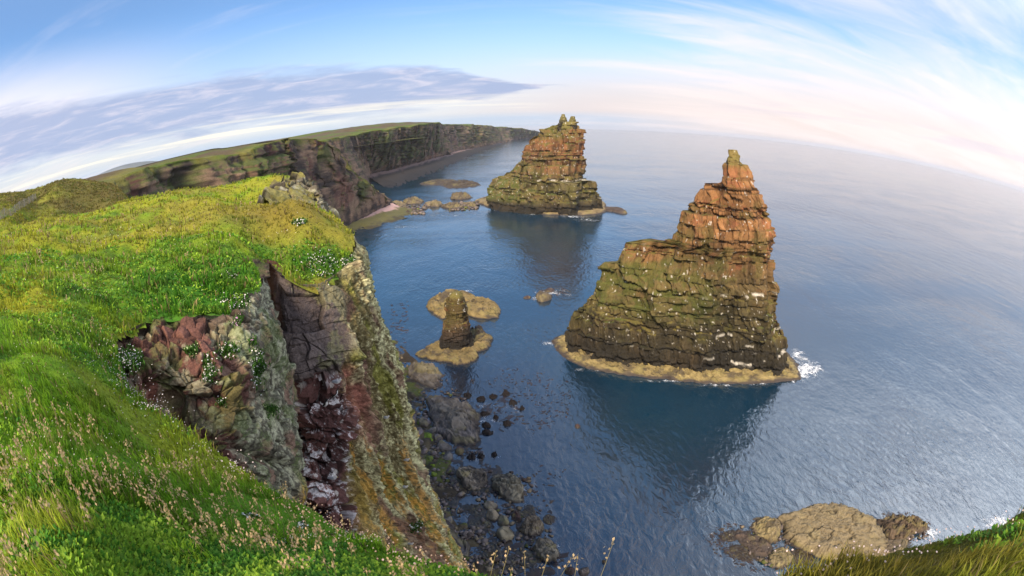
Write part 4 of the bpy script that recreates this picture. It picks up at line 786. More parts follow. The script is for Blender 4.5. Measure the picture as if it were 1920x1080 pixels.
face('cliff', A_rows, 460, 460, A_disp, A_col, np.array([0.8, -0.6, 0.3]))

B_rows = [
 [(500, 486, 23.0), (528, 520, 20.9), (560, 532, 20.8), (600, 531, 21.2), (640, 505, 22.7), (661, 477, 24.8), (668, 456, 26.8), (650, 430, 36)],
 [(506, 560, 23.0), (524, 562, 20.6), (560, 562, 20.5), (600, 560, 20.8), (650, 548, 22.0), (684, 535, 25.0), (695, 560, 27.6), (672, 520, 42)],
 [(512, 640, 23.0), (536, 650, 20.4), (570, 650, 20.2), (612, 645, 20.6), (662, 628, 21.6), (706, 620, 25.4), (728, 655, 28.3), (702, 600, 48)],
 [(528, 705, 23.0), (556, 708, 20.3), (585, 706, 20.3), (618, 700, 20.6), (648, 688, 21.5), (708, 715, 25.8), (750, 732, 29.3), (727, 690, 52)],
 [(542, 728, 23.6), (566, 738, 21.9), (590, 736, 21.9), (620, 735, 21.9), (648, 742, 21.9), (710, 795, 26.6), (769, 812, 31), (747, 760, 55)],
 [(552, 765, 23.2), (572, 765, 21.0), (598, 768, 20.8), (630, 775, 20.9), (658, 790, 21.9), (718, 855, 27.4), (786, 882, 32.8), (772, 850, 55)],
 [(556, 850, 22.8), (575, 850, 21.4), (600, 852, 21.2), (630, 855, 21.4), (655, 868, 22.4), (722, 925, 28.3), (807, 955, 35), (802, 920, 56)],
 [(558, 925, 22.6), (578, 932, 21.2), (602, 936, 21.0), (630, 942, 21.3), (652, 955, 22.4), (724, 1000, 28.2), (836, 1040, 37.5), (842, 1010, 56)],
 [(552, 1020, 22.6), (585, 1045, 21), (615, 1060, 21), (650, 1080, 21.2), (690, 1105, 22.5), (765, 1150, 27.5), (890, 1155, 40), (905, 1130, 57)]]
def B_zones(p, u, v):
    n = 0.05 * fbm(p, 0.6, 3, 551)
    slab = (1 - sm(u + n, 0.50, 0.585)) * (1 - sm(v + 0.4 * n, 0.385, 0.42))     # camera-facing grey slabs
    gul = (1 - sm(u + n, 0.53, 0.60)) * sm(v + 0.4 * n, 0.385, 0.42)            # stepped gully with guano below them
    return slab, gul, np.clip(1 - slab - gul, 0, 1)
def B_disp(p, n, u, v):
    slab, gul, rib = B_zones(p, u, v)
    h, ed, k = bedding(p, n, 561, (0.7, 2.0), 1.5, (0.13, 0.05), .3); h2, ed2, k2 = bedding(p, n, 562, (0.25, 0.7), 0.8, (0.10, 0.04))
    f1, edv, hs, of = voro(((p + fbm(p, .8, 3, 563)[:, None] * .06) @ np.array([[.9, -.2, .39], [.17, .98, .1], [-.4, -.02, .91]])) / [1.3, 1.2, 0.7], 564)
    d = slab * ((h - .5) * 0.46 - 0.10 * (1 - sm(ed, 0, .035)) * (hs[:, 1] > .25) + (h2 - .5) * 0.17 - .04 * (1 - sm(ed2, 0, .02)) * (hs[:, 2] > .4) + fbm(p, 1.1, 5, 560, .6) * .13)
    f1c, edc, hsc, ofc = voro((p + fbm(p, 1.5, 2, 559)[:, None] * .15) / [.5, .5, .36], 558)
    d += gul * ((hs[:, 0] - .5) * 0.8 + (of * (hs - .5)).sum(1) * 0.9 - (1 - sm(edv, 0, .06)) * .25 + (hsc[:, 0] - .5) * .25 + (ofc * (hsc - .5)).sum(1) * .35)
    q = p.copy(); lo = -(p[:, 2] - 55) ; q[:, 0] += lo * -0.10; q[:, 1] += lo * -0.25
    ridge = 1 - np.abs(fbm(q * [1.0, 1.0, 0.07], 0.55, 3, 566)) * 2; r2 = 1 - np.abs(fbm(q * [1, 1, .1], 1.5, 3, 567)) * 2
    d += rib * (ridge * 0.40 + r2 * 0.16 + (h - .5) * 0.25 + (h2 - .5) * .12)
    d += fbm(p, 1.6, 6, 568, .65) * (0.06 + 0.16 * rib + 0.10 * gul) + fbm(p, .3, 2, 569) * .25 * rib
    return d * sm(v, 0, .03), (h, ed, ed2, h2, edv, hs, ridge, r2, slab, gul, rib)
def B_col(p, n, u, v, aux):
    h, ed, ed2, h2, edv, hs, ridge, r2, slab, gul, rib = aux; N = len(p); m = fbm(p, .7, 4, 571); f = fbm(p, 4, 4, 572, .65)
    s = lerp(np.array([0.058, 0.044, 0.041]), np.array([0.12, 0.094, 0.084]), np.clip(h * .7 + .3 * f + .15, 0, 1)); s = lerp(s, np.tile([0.15, 0.14, 0.075], (N, 1)), sm(m + .5 * f + sm(u, .38, .54) * .5 - sm(v, .05, .3) * .25, .35, .75) * .8)
    s = s * (0.5 + 0.5 * sm(ed, 0, .03))[:, None] * (.8 + .2 * sm(ed2, 0, .03))[:, None]
    s = lerp(s, np.tile([0.12, 0.055, 0.035], (N, 1)), (1 - sm(u, .06, .14)) * .8)
    g = lerp(np.array([0.05, 0.024, 0.022]), np.array([0.14, 0.065, 0.055]), hs[:, 0]); up = sm(n[:, 2] + .3 * f + .25 * m, .40, .75); g = lerp(g, np.tile([0.60, 0.57, 0.56], (N, 1)), up * sm(fbm(p, 2.2, 5, 573, .75), -.05, .25) * .9)
    g = g * (0.45 + .55 * sm(edv, 0, .1))[:, None]
    q = p.copy(); lo = -(p[:, 2] - 55); q[:, 0] += lo * -.10; q[:, 1] += lo * -.25
    str_ = fbm(q * [1, 1, .09], .9, 4, 574); st2 = fbm(q * [1, 1, .10], 1.9, 3, 575)
    gr_ = fbm(p, 7, 4, 579, .7); r = lerp(np.array([0.15, 0.12, 0.05]), np.array([0.44, 0.42, 0.23]), sm(ridge * .7 + .6 * f + .7 * gr_, -.2, .8)); r = lerp(r, np.tile([0.16, 0.16, 0.02], (N, 1)), sm(str_, .12, .45) * .75)
    orange = sm(st2 + sm(v, .45, .95) * .55, .42, .8) * sm(v, .3, .55); r = lerp(r, np.tile([0.36, 0.17, 0.025], (N, 1)), orange * sm(f + gr_, -.5, .3) * .8)
    r = lerp(r, np.tile([0.15, 0.075, 0.055], (N, 1)), sm(-str_ + .5 * m + sm(v, .5, 1) * .3, .45, .8) * .8)
    red = np.exp(-(((u - 0.585 - .03 * m) / .035) ** 2)) * sm(v, .33, .42) * (1 - sm(v, .62, .7)); r = lerp(r, np.tile([0.30, 0.115, 0.08], (N, 1)), np.clip(red * 1.2, 0, 1) * .85)
    ylw = np.exp(-(((u - 0.60) / .05) ** 2)) * sm(v, .72, .8); r = lerp(r, np.tile([0.26, 0.17, 0.035], (N, 1)), ylw * .8)
    top = (1 - sm(v, .0, .12)) * rib; r = lerp(r, np.tile([0.27, 0.24, 0.12], (N, 1)), top * .6)
    r = r * (0.85 + .55 * gr_ + .3 * f)[:, None]
    spk = sm(fbm(p, 3.2, 2, 577), .78, .92); c = s * slab[:, None] + g * gul[:, None] + r * rib[:, None]
    return lerp(c, np.tile([.6, .58, .52], (N, 1)), spk * .5 * gul)
face('cliff', B_rows, 620, 560, B_disp, B_col, np.array([0.7, -0.7, 0.2]))

O_rows = [[(480, 385, 34), (500, 362, 40), (528, 342, 43.5), (552, 328, 46.5), (570, 331, 46), (590, 350, 43.5), (604, 372, 41), (607, 398, 38.5)],
          [(485, 392, 33), (510, 378, 37), (535, 360, 41), (560, 345, 44), (580, 350, 44.5), (597, 365, 43.2), (608, 385, 41.5), (612, 405, 42)],
          [(492, 398, 32), (520, 392, 35), (545, 385, 37.5), (568, 378, 40), (590, 385, 41.5), (605, 395, 42), (614, 405, 42.5), (618, 415, 46)],
          [(500, 405, 31), (530, 405, 33), (555, 405, 35), (580, 410, 36), (600, 418, 37), (615, 425, 40), (622, 428, 44), (626, 432, 50)]]
def O_disp(p, n, u, v):
    f1, ed, hs, of = voro((p + fbm(p, .6, 3, 581)[:, None] * .5) / 1.5, 582); d = .35 + (hs[:, 0] - .5) * .9 + (of * (hs - .5)).sum(1) * 1.0 - (1 - sm(ed, 0, .1)) * .3 + fbm(p, 1.2, 4, 583) * .2
    return d, (ed, hs)
def O_col(p, n, u, v, aux):
    ed, hs = aux; N = len(p); f = fbm(p, 2.2, 4, 584); m = fbm(p, .6, 3, 585)
    c = lerp(np.array([0.10, 0.085, 0.06]), np.array([0.27, 0.26, 0.19]), sm(f + .4 * m, -.2, .5)) * (0.6 + .4 * sm(ed, 0, .1))[:, None]
    veg = sm(n[:, 2] * .7 + .6 * m - sm(u, .5, .85) * .5 + .1, .2, .6); return lerp(c, np.tile([0.14, 0.125, 0.025], (N, 1)), veg * .85)
face('rock_outcrop', O_rows, 160, 220, O_disp, O_col, np.array([0.6, -0.6, 0.4]))

# earthy banks under the turf edge next to the camera, down to the shore
def bank(edge, drop, outv, seed):
    e = np.array([P(*q) for q in edge]); e = crom(e, 160); rows = []
    for dz_, o_ in drop: r = e.copy(); r[:, 2] = np.maximum(r[:, 2] - dz_, -1); r[:, :2] += np.array(outv) * o_; rows.append(r)
    p = crom(np.array(rows), 80).reshape(-1, 3); p += np.stack([fbm(p, .8, 4, seed), fbm(p, .8, 4, seed + 1), fbm(p, .8, 3, seed + 2)], 1) * (0.04 + 0.25 * np.repeat(np.linspace(0, 1, 80), 160))[:, None]
    c = lerp(np.array([0.07, 0.045, 0.03]), np.array([0.17, 0.12, 0.08]), sm(fbm(p, 1.5, 4, seed + 3), -.4, .5)); tag(mesh_obj('cliff', p, grid_faces(80, 160), M_NEAR, c), kind='structure')
bank(EDGE_NEAR, [(-0.02, -0.3), (0.25, -0.05), (1.2, -0.25), (6, 0.2), (20, 2), (61, 5)], (0.55, 0.6), 590)
bank([(1380, 1079, 3.6)] + EDGE_S, [(-0.02, -0.25), (0.25, 0.0), (1.2, -0.2), (6, 0.2), (20, 2), (61, 6)], (0.5, 0.7), 595)

# ------------------------------------------------------------------ grass
def scatter(n, rmin, rmax, az0, az1, seed, power=0.0, test=True):
    r = np.random.default_rng(seed); lr = r.random(n); rr = np.exp(np.log(rmin) + (np.log(rmax) - np.log(rmin)) * lr ** (1 - power)); aa = np.radians(az0 + (az1 - az0) * r.random(n))
    x, y = rr * np.sin(aa), rr * np.cos(aa)
    if test: k = in_turf(x, y); x, y = x[k], y[k]
    return x, y
def blades(x, y, z, h, w, lean, col, seed, tipmix=0.35, wind=None):
    """each blade: a bent tapering ribbon of five vertices"""
    r = np.random.default_rng(seed); n = len(x); a = r.random(n) * 2 * np.pi; fx, fy = np.cos(a), np.sin(a)
    la = r.random(n) * 2 * np.pi; lx, ly = np.cos(la) * lean + 0.22 * lean, np.sin(la) * lean - 0.1 * lean
    if wind is not None: lx, ly = lx * .6 + wind[0], ly * .6 + wind[1]
    v = np.zeros((n, 5, 3)); wx, wy = fx * w / 2, fy * w / 2
    v[:, 0] = np.stack([x - wx, y - wy, z - 0.02], 1); v[:, 1] = np.stack([x + wx, y + wy, z - 0.02], 1)
    mx, my, mz = x + lx * h * .35, y + ly * h * .35, z + h * .62
    v[:, 2] = np.stack([mx - wx * .8, my - wy * .8, mz], 1); v[:, 3] = np.stack([mx + wx * .8, my + wy * .8, mz], 1)
    v[:, 4] = np.stack([x + lx * h, y + ly * h, z + h * (1 - .25 * lean)], 1)
    i = np.arange(n)[:, None] * 5
    f4 = i + np.array([[0, 1, 3, 2]]); f3 = i + np.array([[2, 3, 4]])
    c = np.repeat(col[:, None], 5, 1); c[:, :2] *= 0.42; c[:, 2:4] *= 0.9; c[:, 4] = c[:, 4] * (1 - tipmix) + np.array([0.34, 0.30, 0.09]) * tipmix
    return v.reshape(-1, 3), f4, f3, c.reshape(-1, 3)
def build_grass():
    x, y = scatter(440000, 1.3, 78, -92, 92, 601, 0.0); xm, ym = scatter(90000, 66, 205, -66, -44, 609, 0.0); x = np.append(x, xm); y = np.append(y, ym)
    r = np.hypot(x, y); z = ground(x, y); p = np.stack([x, y, z], 1); bare = np.zeros(len(x))
    for ce, s in BARE: bare = np.maximum(bare, np.exp(-(((p[:, :2] - ce) ** 2).sum(1)) / s**2))
    for ce, s in ROCKY: bare = np.maximum(bare, np.exp(-(((p[:, :2] - ce) ** 2).sum(1)) / s**2))
    k = bare < 0.45; x, y, z, r, p = x[k], y[k], z[k], r[k], p[k]
    rr = np.random.default_rng(602); q = p * [1, 1, 0]
    tall = 0.35 + 1.25 * sm(fbm(q, 1.5, 3, 605), -.4, .5)
    h = (0.06 + 0.20 * rr.random(len(x)) ** 1.6) * tall * (0.75 + 0.25 * sm(r, 5, 20)); w = np.maximum(0.010, r / 488 * 0.95) * (0.6 + 0.9 * rr.random(len(x)))
    lush = np.zeros(len(x))
    for ce, s in LUSH: lush = np.maximum(lush, np.exp(-(((p[:, :2] - ce) ** 2).sum(1)) / s**2))
    w = w * (1 + 0.8 * lush); h = h * (1 + .25 * lush)
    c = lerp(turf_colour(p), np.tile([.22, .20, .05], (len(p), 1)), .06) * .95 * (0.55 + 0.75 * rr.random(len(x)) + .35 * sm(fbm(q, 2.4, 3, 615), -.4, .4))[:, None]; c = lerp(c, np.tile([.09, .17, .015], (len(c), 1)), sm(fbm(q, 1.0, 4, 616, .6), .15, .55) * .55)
    dry = rr.random(len(x)) < 0.10 + 0.12 * sm(r, 10, 30) * (1 - lush); c[dry] = np.array([0.36, 0.27, 0.11]) * (0.6 + 0.5 * rr.random(dry.sum()))[:, None]
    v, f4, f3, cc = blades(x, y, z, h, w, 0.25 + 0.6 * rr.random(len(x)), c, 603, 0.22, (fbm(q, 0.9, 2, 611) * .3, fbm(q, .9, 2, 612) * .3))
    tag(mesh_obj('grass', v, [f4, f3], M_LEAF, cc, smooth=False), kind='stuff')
build_grass()
def build_leaves():
    r = np.random.default_rng(641); x, y = scatter(170000, 1.5, 24, -90, 10, 642, 0.0); xb, yb = scatter(16000, 3.5, 8, 40, 85, 646, 0.0); x = np.append(x, xb); y = np.append(y, yb); q = np.stack([x, y, x * 0], 1); g = fbm(q, 0.55, 3, 643) + .35 * r.random(len(x)) > .14
    for ce, s in LUSH: g |= (((np.stack([x, y], 1) - ce) ** 2).sum(1) < (s * 1.1) ** 2) & (r.random(len(x)) < .6)
    x, y, q = x[g], y[g], q[g]; n = len(x); d = np.hypot(x, y); z = ground(x, y) + .03 + .10 * r.random(n) * sm(fbm(q, 1.2, 3, 605), -.4, .5)
    a = r.random(n) * 6.283; L = np.maximum(.042, d / 488 * 2.4) * (.7 + .7 * r.random(n)); u = np.stack([np.cos(a), np.sin(a), .35 + .5 * r.random(n)], 1) * L[:, None]; w = np.stack([-np.sin(a), np.cos(a), .3 * r.normal(size=n)], 1) * (L * .38)[:, None]; c0 = np.stack([x, y, z], 1)
    v = np.stack([c0, c0 + u * .5 + w, c0 + u, c0 + u * .5 - w], 1).reshape(-1, 3); c = lerp(np.array([.07, .22, .02]), np.array([.30, .48, .04]), sm(fbm(q, 2, 3, 645) + .5 * r.normal(size=n), -.6, .8)) * (.6 + .6 * r.random((n, 1)))
    tag(mesh_obj('meadow_leaves', v, np.arange(n * 4).reshape(-1, 4), M_LEAF, np.repeat(c, 4, 0), smooth=False), kind='stuff')
build_leaves()

# ------------------------------------------------------------------ small things
OBJV = {}
def verts_of(name):
    if name not in OBJV:
        r = []
        for o in bpy.data.objects:
            if o.type == 'MESH' and o.name.split('.')[0] == name:
                a = np.empty(len(o.data.vertices) * 3, np.float32); o.data.vertices.foreach_get('co', a); r.append(a.reshape(-1, 3))
        OBJV[name] = np.vstack(r).astype(float)
    return OBJV[name]
def on_surface(x, y, name='cliff', dmax=60):
    v = verts_of(name); d = v - EYE; l = np.linalg.norm(d, axis=1); k = l < dmax; c = (d[k] / l[k, None]) @ ray(x, y); near = c > math.cos(0.004)
    if not near.any(): near = c >= c.max() - 1e-9
    i = np.where(near)[0]; j = i[np.argmin(l[k][i])]; return v[k][j]
def on_ground(x, y):
    d = ray(x, y); t = np.exp(np.linspace(np.log(1.5), np.log(120), 900)); p = d[None] * t[:, None] + EYE
    g = ground(p[:, 0], p[:, 1]); k = np.argmax(p[:, 2] < g); return p[k]
def flower_mesh(pts, nrm, rad, col, seed):
    """little five-sided domed flower heads"""
    r = np.random.default_rng(seed); n = len(pts); a = np.linspace(0, 2 * np.pi, 6)[:-1]
    t1 = np.cross(nrm, r.normal(size=(n, 3))); t1 /= np.linalg.norm(t1, axis=1, keepdims=True) + 1e-9; t2 = np.cross(nrm, t1)
    v = np.zeros((n, 6, 3)); v[:, 0] = pts + nrm * (rad * .45)[:, None]
    for j in range(5): v[:, 1 + j] = pts + (t1 * math.cos(a[j]) + t2 * math.sin(a[j])) * rad[:, None]
    f = (np.arange(n)[:, None] * 6)[:, :, None] + np.array([[0, 1 + j, 1 + (j + 1) % 5] for j in range(5)])[None]
    c = np.repeat(col[:, None], 6, 1); return v.reshape(-1, 3), f.reshape(-1, 3), c.reshape(-1, 3)
def flower_clump(x, y, w, h, label, colour=(0.85, 0.82, 0.78), seed=0, on='cliff', n=None, leaf=(0.06, 0.14, 0.02)):
    c0 = on_ground(x, y) if on == 'ground' else on_surface(x, y, on)
    d = np.linalg.norm(c0 - EYE); k = d / FPX; r = np.random.default_rng(700 + seed); n = n or int(w * h / 14) + 12
    pts = []; sx = r.normal(size=n) * .42; sy = r.normal(size=n) * .42
    for i in range(n):
        q = (on_ground if on == 'ground' else on_surface)(x + sx[i] * w / 1.6, y + sy[i] * h / 1.6)
        if np.linalg.norm(q - c0) < 1.0 * max(w, h) * k + .25 and np.linalg.norm(q - EYE) < d * 1.25 and np.linalg.norm(q - EYE) > d * 0.8: pts.append(q)
    pts = np.array(pts) if pts else c0[None]
    tow = (EYE - c0) / d; nr = tow * .6 + np.array([0, 0, .8]); nr /= np.linalg.norm(nr)
    m = len(pts); lp = np.repeat(pts, 5, 0) + r.normal(size=(m * 5, 3)) * 0.05 * np.array([1, 1, .4]) * (d / 12)
    hb = (0.05 + 0.08 * r.random(m * 5)) * d / 14
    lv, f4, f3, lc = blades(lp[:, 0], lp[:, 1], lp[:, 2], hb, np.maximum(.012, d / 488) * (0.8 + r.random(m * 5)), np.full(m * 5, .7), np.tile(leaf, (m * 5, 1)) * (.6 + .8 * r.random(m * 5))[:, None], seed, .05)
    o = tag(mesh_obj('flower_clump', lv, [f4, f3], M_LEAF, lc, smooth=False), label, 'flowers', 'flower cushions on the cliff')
    nn = np.tile(nr, (m, 1)) + r.normal(size=(m, 3)) * .3; nn /= np.linalg.norm(nn, axis=1, keepdims=True)
    fv, ff, fc = flower_mesh(pts + nn * (0.06 * d / 14), nn, np.maximum(0.017, d / 488 * .75) * (.7 + .6 * r.random(m)), np.tile(colour, (m, 1)) * (.8 + .2 * r.random(m))[:, None], seed)
    mesh_obj('blossom', fv, ff, M_PETAL, fc, smooth=False, parent=o)
for k, (x, y, w, h, lab, col, on) in enumerate([(605, 497, 60, 44, 'largest cushion of white flowers at the lip of the promontory', (.85, .82, .78), 'ground'), (652, 492, 26, 24, 'white flowers on the rim right of the largest cushion', (.85, .82, .78), 'ground'),
        (563, 418, 20, 12, 'small white flower cushion on the golden mound', (.85, .82, .78), 'ground'), (430, 517, 30, 14, 'sparse white flowers above the lichen buttress', (.85, .8, .76), 'ground'), (440, 563, 50, 26, 'white flowers sprinkled over the lush green lip', (.85, .82, .78), 'ground'),
        (447, 600, 16, 14, 'pink sea thrift cushion at the buttress top', (.62, .36, .55), 'cliff'), (476, 640, 9, 14, 'small pink thrift tuft in a crack of the lichen buttress', (.62, .36, .55), 'cliff'), (243, 672, 44, 40, 'white flowers with green leaves at the left end of the red eroded face', (.85, .8, .78), 'ground'),
        (392, 690, 22, 50, 'tall strip of white flowers hanging down the middle of the eroded face', (.85, .82, .78), 'cliff'), (430, 655, 28, 26, 'white flower cushion near the top of the eroded face', (.85, .82, .78), 'cliff'), (487, 692, 24, 56, 'hanging strip of green leaves and white flowers on the lichen buttress', (.85, .82, .78), 'cliff'),
        (357, 655, 26, 18, 'green leafy cushion with hardly any flowers on red rubble', (.5, .6, .3), 'cliff'), (413, 752, 12, 14, 'little white flower tuft beside the orange lichen patch', (.85, .82, .78), 'cliff'), (512, 768, 20, 20, 'dark green leafy tuft in the middle of the lichen buttress', (.4, .5, .2), 'cliff'),
        (517, 1012, 44, 22, 'white campion flowers in the foreground grass', (.9, .88, .85), 'ground'), (472, 968, 26, 10, 'few white campions left of the larger foreground patch', (.9, .88, .85), 'ground'), (568, 984, 16, 12, 'white campions at the foreground grass edge', (.9, .88, .85), 'ground'), (780, 991, 20, 16, 'pale flower tuft low on the orange striped face', (.8, .8, .75), 'cliff')]):
    flower_clump(x, y, w, h, lab, col, k, on, leaf=(0.06, 0.16, 0.02))

def wildflowers():
    V, F_, Cc = [], [], []; k = 0; r = np.random.default_rng(801)
    def add(pts, rad, col):
        nonlocal k
        n = len(pts); nn = np.tile([-.1, -.35, .9], (n, 1)) + r.normal(size=(n, 3)) * .3; nn /= np.linalg.norm(nn, axis=1, keepdims=True)
        v, f, c = flower_mesh(pts, nn, rad, col, 5); V.append(v); F_.append(f + k); Cc.append(c); k += len(v)
    e = crom(np.array([P(*q)[:2] for q in EDGE_NEAR]), 400)
    def along(n, lo, hi, spread, colr):
        i = (lo + (hi - lo) * r.random(n)) * 399; i = i.astype(int); i = i[fbm(np.column_stack([e[i], i * 0]), 1.1, 3, 811) > .08]; n = len(i); q = e[i] + r.normal(size=(n, 2)) * spread - np.array([0.16, 0.2]) * np.abs(r.normal(size=(n, 1))) * spread * 3
        z = ground(q[:, 0], q[:, 1]) + .10 + .06 * r.random(n); d = np.linalg.norm(np.column_stack([q, z]) - EYE, axis=1)
        add(np.column_stack([q, z]), np.maximum(.012, d / 488 * .5) * (.7 + .6 * r.random(n)), np.array(colr) * (.75 + .3 * r.random((n, 1))))
    along(420, .42, .95, .22, (.74, .60, .56)); along(260, .5, .9, .36, (.8, .75, .7)); along(200, .02, .34, .16, (.62, .42, .28)); along(90, .0, .3, .25, (.75, .55, .48))
    x, y = scatter(2600, 4, 34, -84, -8, 805, 0.0); z = ground(x, y) + .16; d = np.hypot(x, y)
    g = fbm(np.stack([x, y, x * 0], 1), .5, 3, 806) > .12; x, y, z, d = x[g], y[g], z[g], d[g]
    add(np.stack([x, y, z], 1), np.maximum(.008, d / 488 * .42), np.tile([.75, .72, .6], (len(x), 1)) * (.6 + .4 * r.random((len(x), 1))))
    es = crom(np.array([P(*q)[:2] for q in EDGE_S]), 200); i = (r.random(110) ** .7 * 199).astype(int); q = es[i] + r.normal(size=(110, 2)) * .2 - [.1, .15]; z = ground(q[:, 0], q[:, 1]) + .13
    add(np.column_stack([q, z]), np.full(110, .012), np.tile([.78, .62, .58], (110, 1)))
    tag(mesh_obj('wildflowers', np.vstack(V), np.vstack(F_), M_PETAL, np.vstack(Cc), smooth=False), kind='stuff')
wildflowers()
def seed_heads():
    r = np.random.default_rng(821); x, y = scatter(2900, 2.6, 40, -90, -8, 822, 0.0); xb, yb = scatter(260, 3.5, 8, 45, 85, 824, 0.0); x = np.append(x, xb); y = np.append(y, yb); n = len(x); g = fbm(np.stack([x, y, x * 0], 1), .7, 3, 823) + .5 * r.random(n) > .60; x, y = x[g], y[g]
    xs, ys = [], []
    for px_, py_, d in [(858, 1082, 4.7), (880, 1078, 4.8), (898, 1082, 4.9), (915, 1085, 4.9), (935, 1084, 4.8), (962, 1090, 4.7), (985, 1092, 4.6), (1010, 1095, 4.5), (1040, 1098, 4.4), (1075, 1098, 4.3), (1120, 1100, 4.2)]:
        p = P(px_, py_, d); xs += [p[0]]; ys += [p[1]]
    x = np.append(x, xs); y = np.append(y, ys); n = len(x); z = ground(x, y); m = len(xs); h = .22 + .20 * r.random(n); h[-m:] = .34 + .3 * r.random(m); d = np.hypot(x, y); la = r.normal(size=(n, 2)) * .12 + [.12, -.05]
    tip = np.stack([x + la[:, 0] * h, y + la[:, 1] * h, z + h], 1); base = np.stack([x, y, z], 1); V, F_, Cc = [], [], []
    w = np.maximum(.003, d / 488 * .35); a = r.random(n) * 6.28; o_ = np.stack([np.cos(a) * w, np.sin(a) * w, 0 * a], 1)
    v = np.stack([base - o_, base + o_, tip + o_ * .6, tip - o_ * .6], 1); V.append(v.reshape(-1, 3)); F_.append((np.arange(n)[:, None] * 4 + np.arange(4)[None])); Cc.append(np.tile([.30, .25, .10], (n * 4, 1))); k = n * 4
    for j in range(9):     # florets up the head
        s = .62 + .42 * j / 9; q = base + (tip - base) * s + r.normal(size=(n, 3)) * (.018 * (1.2 - j / 9))[..., None] if False else base + (tip - base) * s + r.normal(size=(n, 3)) * .019 * (1.25 - j / 9)
        e = np.stack([r.normal(size=n), r.normal(size=n), 1 + r.random(n)], 1); e /= np.linalg.norm(e, axis=1, keepdims=True); e *= np.maximum(.036, d / 488 * 1.4)[:, None]; sd_ = np.cross(e, r.normal(size=(n, 3))); sd_ /= np.linalg.norm(sd_, axis=1, keepdims=True); sd_ *= np.maximum(.011, d / 488 * .5)[:, None]
        v = np.stack([q - e * .5, q + sd_, q + e * .5, q - sd_], 1); V.append(v.reshape(-1, 3)); F_.append(k + np.arange(n)[:, None] * 4 + np.arange(4)[None]); Cc.append(np.repeat(np.tile([.54, .40, .22], (n, 1)) * (.7 + .5 * r.random((n, 1))), 4, 0)); k += n * 4
    tag(mesh_obj('grass_seed_heads', np.vstack(V), np.vstack(F_), M_LEAF, np.vstack(Cc), smooth=False), kind='stuff')
seed_heads()

def kelp():
    r = np.random.default_rng(841); V, F_, Cc = [], [], []; k = 0
    areas = [([(742, 600), (770, 660), (760, 720), (800, 745), (900, 735), (960, 745), (985, 775), (955, 800), (900, 830), (905, 870), (980, 880), (1000, 960), (1060, 1060), (1060, 1079), (895, 1079), (840, 960), (790, 880), (745, 700)], 1500, 1.0),
             ([(880, 690), (950, 690), (1080, 700), (1090, 780), (1000, 830), (960, 760), (880, 720)], 420, .5), ([(715, 570), (765, 565), (770, 620), (725, 650), (700, 620)], 110, 1.0), ([(960, 870), (1080, 860), (1040, 960), (1000, 980)], 60, .6),
             ([(1310, 990), (1370, 980), (1480, 1000), (1520, 1060), (1400, 1075), (1340, 1040)], 520, .4), ([(1650, 960), (1735, 960), (1750, 1000), (1690, 1025)], 120, .7), ([(985, 545), (1060, 540), (1075, 555), (1000, 562)], 60, 1.0)]
    for poly, n, sz in areas:
        po = np.array(poly, float); lo, hi = po.min(0), po.max(0); x = lo[0] + r.random(n * 3) * (hi[0] - lo[0]); y = lo[1] + r.random(n * 3) * (hi[1] - lo[1]); g = in_poly(x, y, poly) & (vnoise(np.stack([x / 34, y / 24, x * 0], 1), 842) > -.15); x, y = x[g][:n], y[g][:n]
        for a, b_ in zip(x, y):
            c0 = Z(a, b_); R = sz * (0.15 + .55 * r.random() ** 2); m = 9; th = np.linspace(0, 6.283, m + 1)[:-1] + r.random() * 6; st_ = 1 + 1.6 * r.random(); ro = r.random() * 3.14; rr = R * (.35 + .9 * r.random(m)); u = rr * np.cos(th) * st_; w = rr * np.sin(th)
            q = np.stack([c0[0] + u * math.cos(ro) - w * math.sin(ro), c0[1] + u * math.sin(ro) + w * math.cos(ro), 0.012 + 0 * u], 1); V.append(np.vstack([[c0[0], c0[1], .05 + .05 * R], q])); F_.append(k + np.array([[0, 1 + j, 1 + (j + 1) % m] for j in range(m)])); k += m + 1
            Cc.append(np.tile(np.array([[.035, .018, .012], [.05, .03, .012], [.02, .014, .012]])[r.integers(3)] * (.7 + .6 * r.random()), (m + 1, 1)))
    tag(mesh_obj('floating_kelp', np.vstack(V), np.vstack(F_), M_WEED, np.vstack(Cc), smooth=False), kind='stuff')
kelp()
WEED = (0.055, 0.038, 0.012)
for x, y, w, h in [(800, 722, 64, 26), (782, 742, 34, 24), (780, 690, 26, 26), (866, 905, 40, 66), (905, 915, 44, 30), (850, 930, 26, 46), (885, 958, 50, 26), (900, 985, 40, 40), (915, 1035, 54, 40), (960, 1060, 70, 36), (990, 1045, 50, 50), (985, 962, 34, 34), (1030, 975, 26, 20), (840, 885, 40, 24), (790, 815, 70, 80), (800, 860, 50, 50), (760, 770, 30, 60), (1400, 1035, 80, 34), (1370, 1005, 50, 20), (1500, 1045, 60, 30), (1680, 1015, 60, 30)]:
    tag(rock('seaweed', ell(x, y, w, h, seed=3), 0.16, WEED, int(x + y), flat=3, rough=0.9, cell=0.13, low=(0.03, 0.02, 0.012), lowz=.15, n=70, mat=M_WEED, green=.0), kind='stuff')

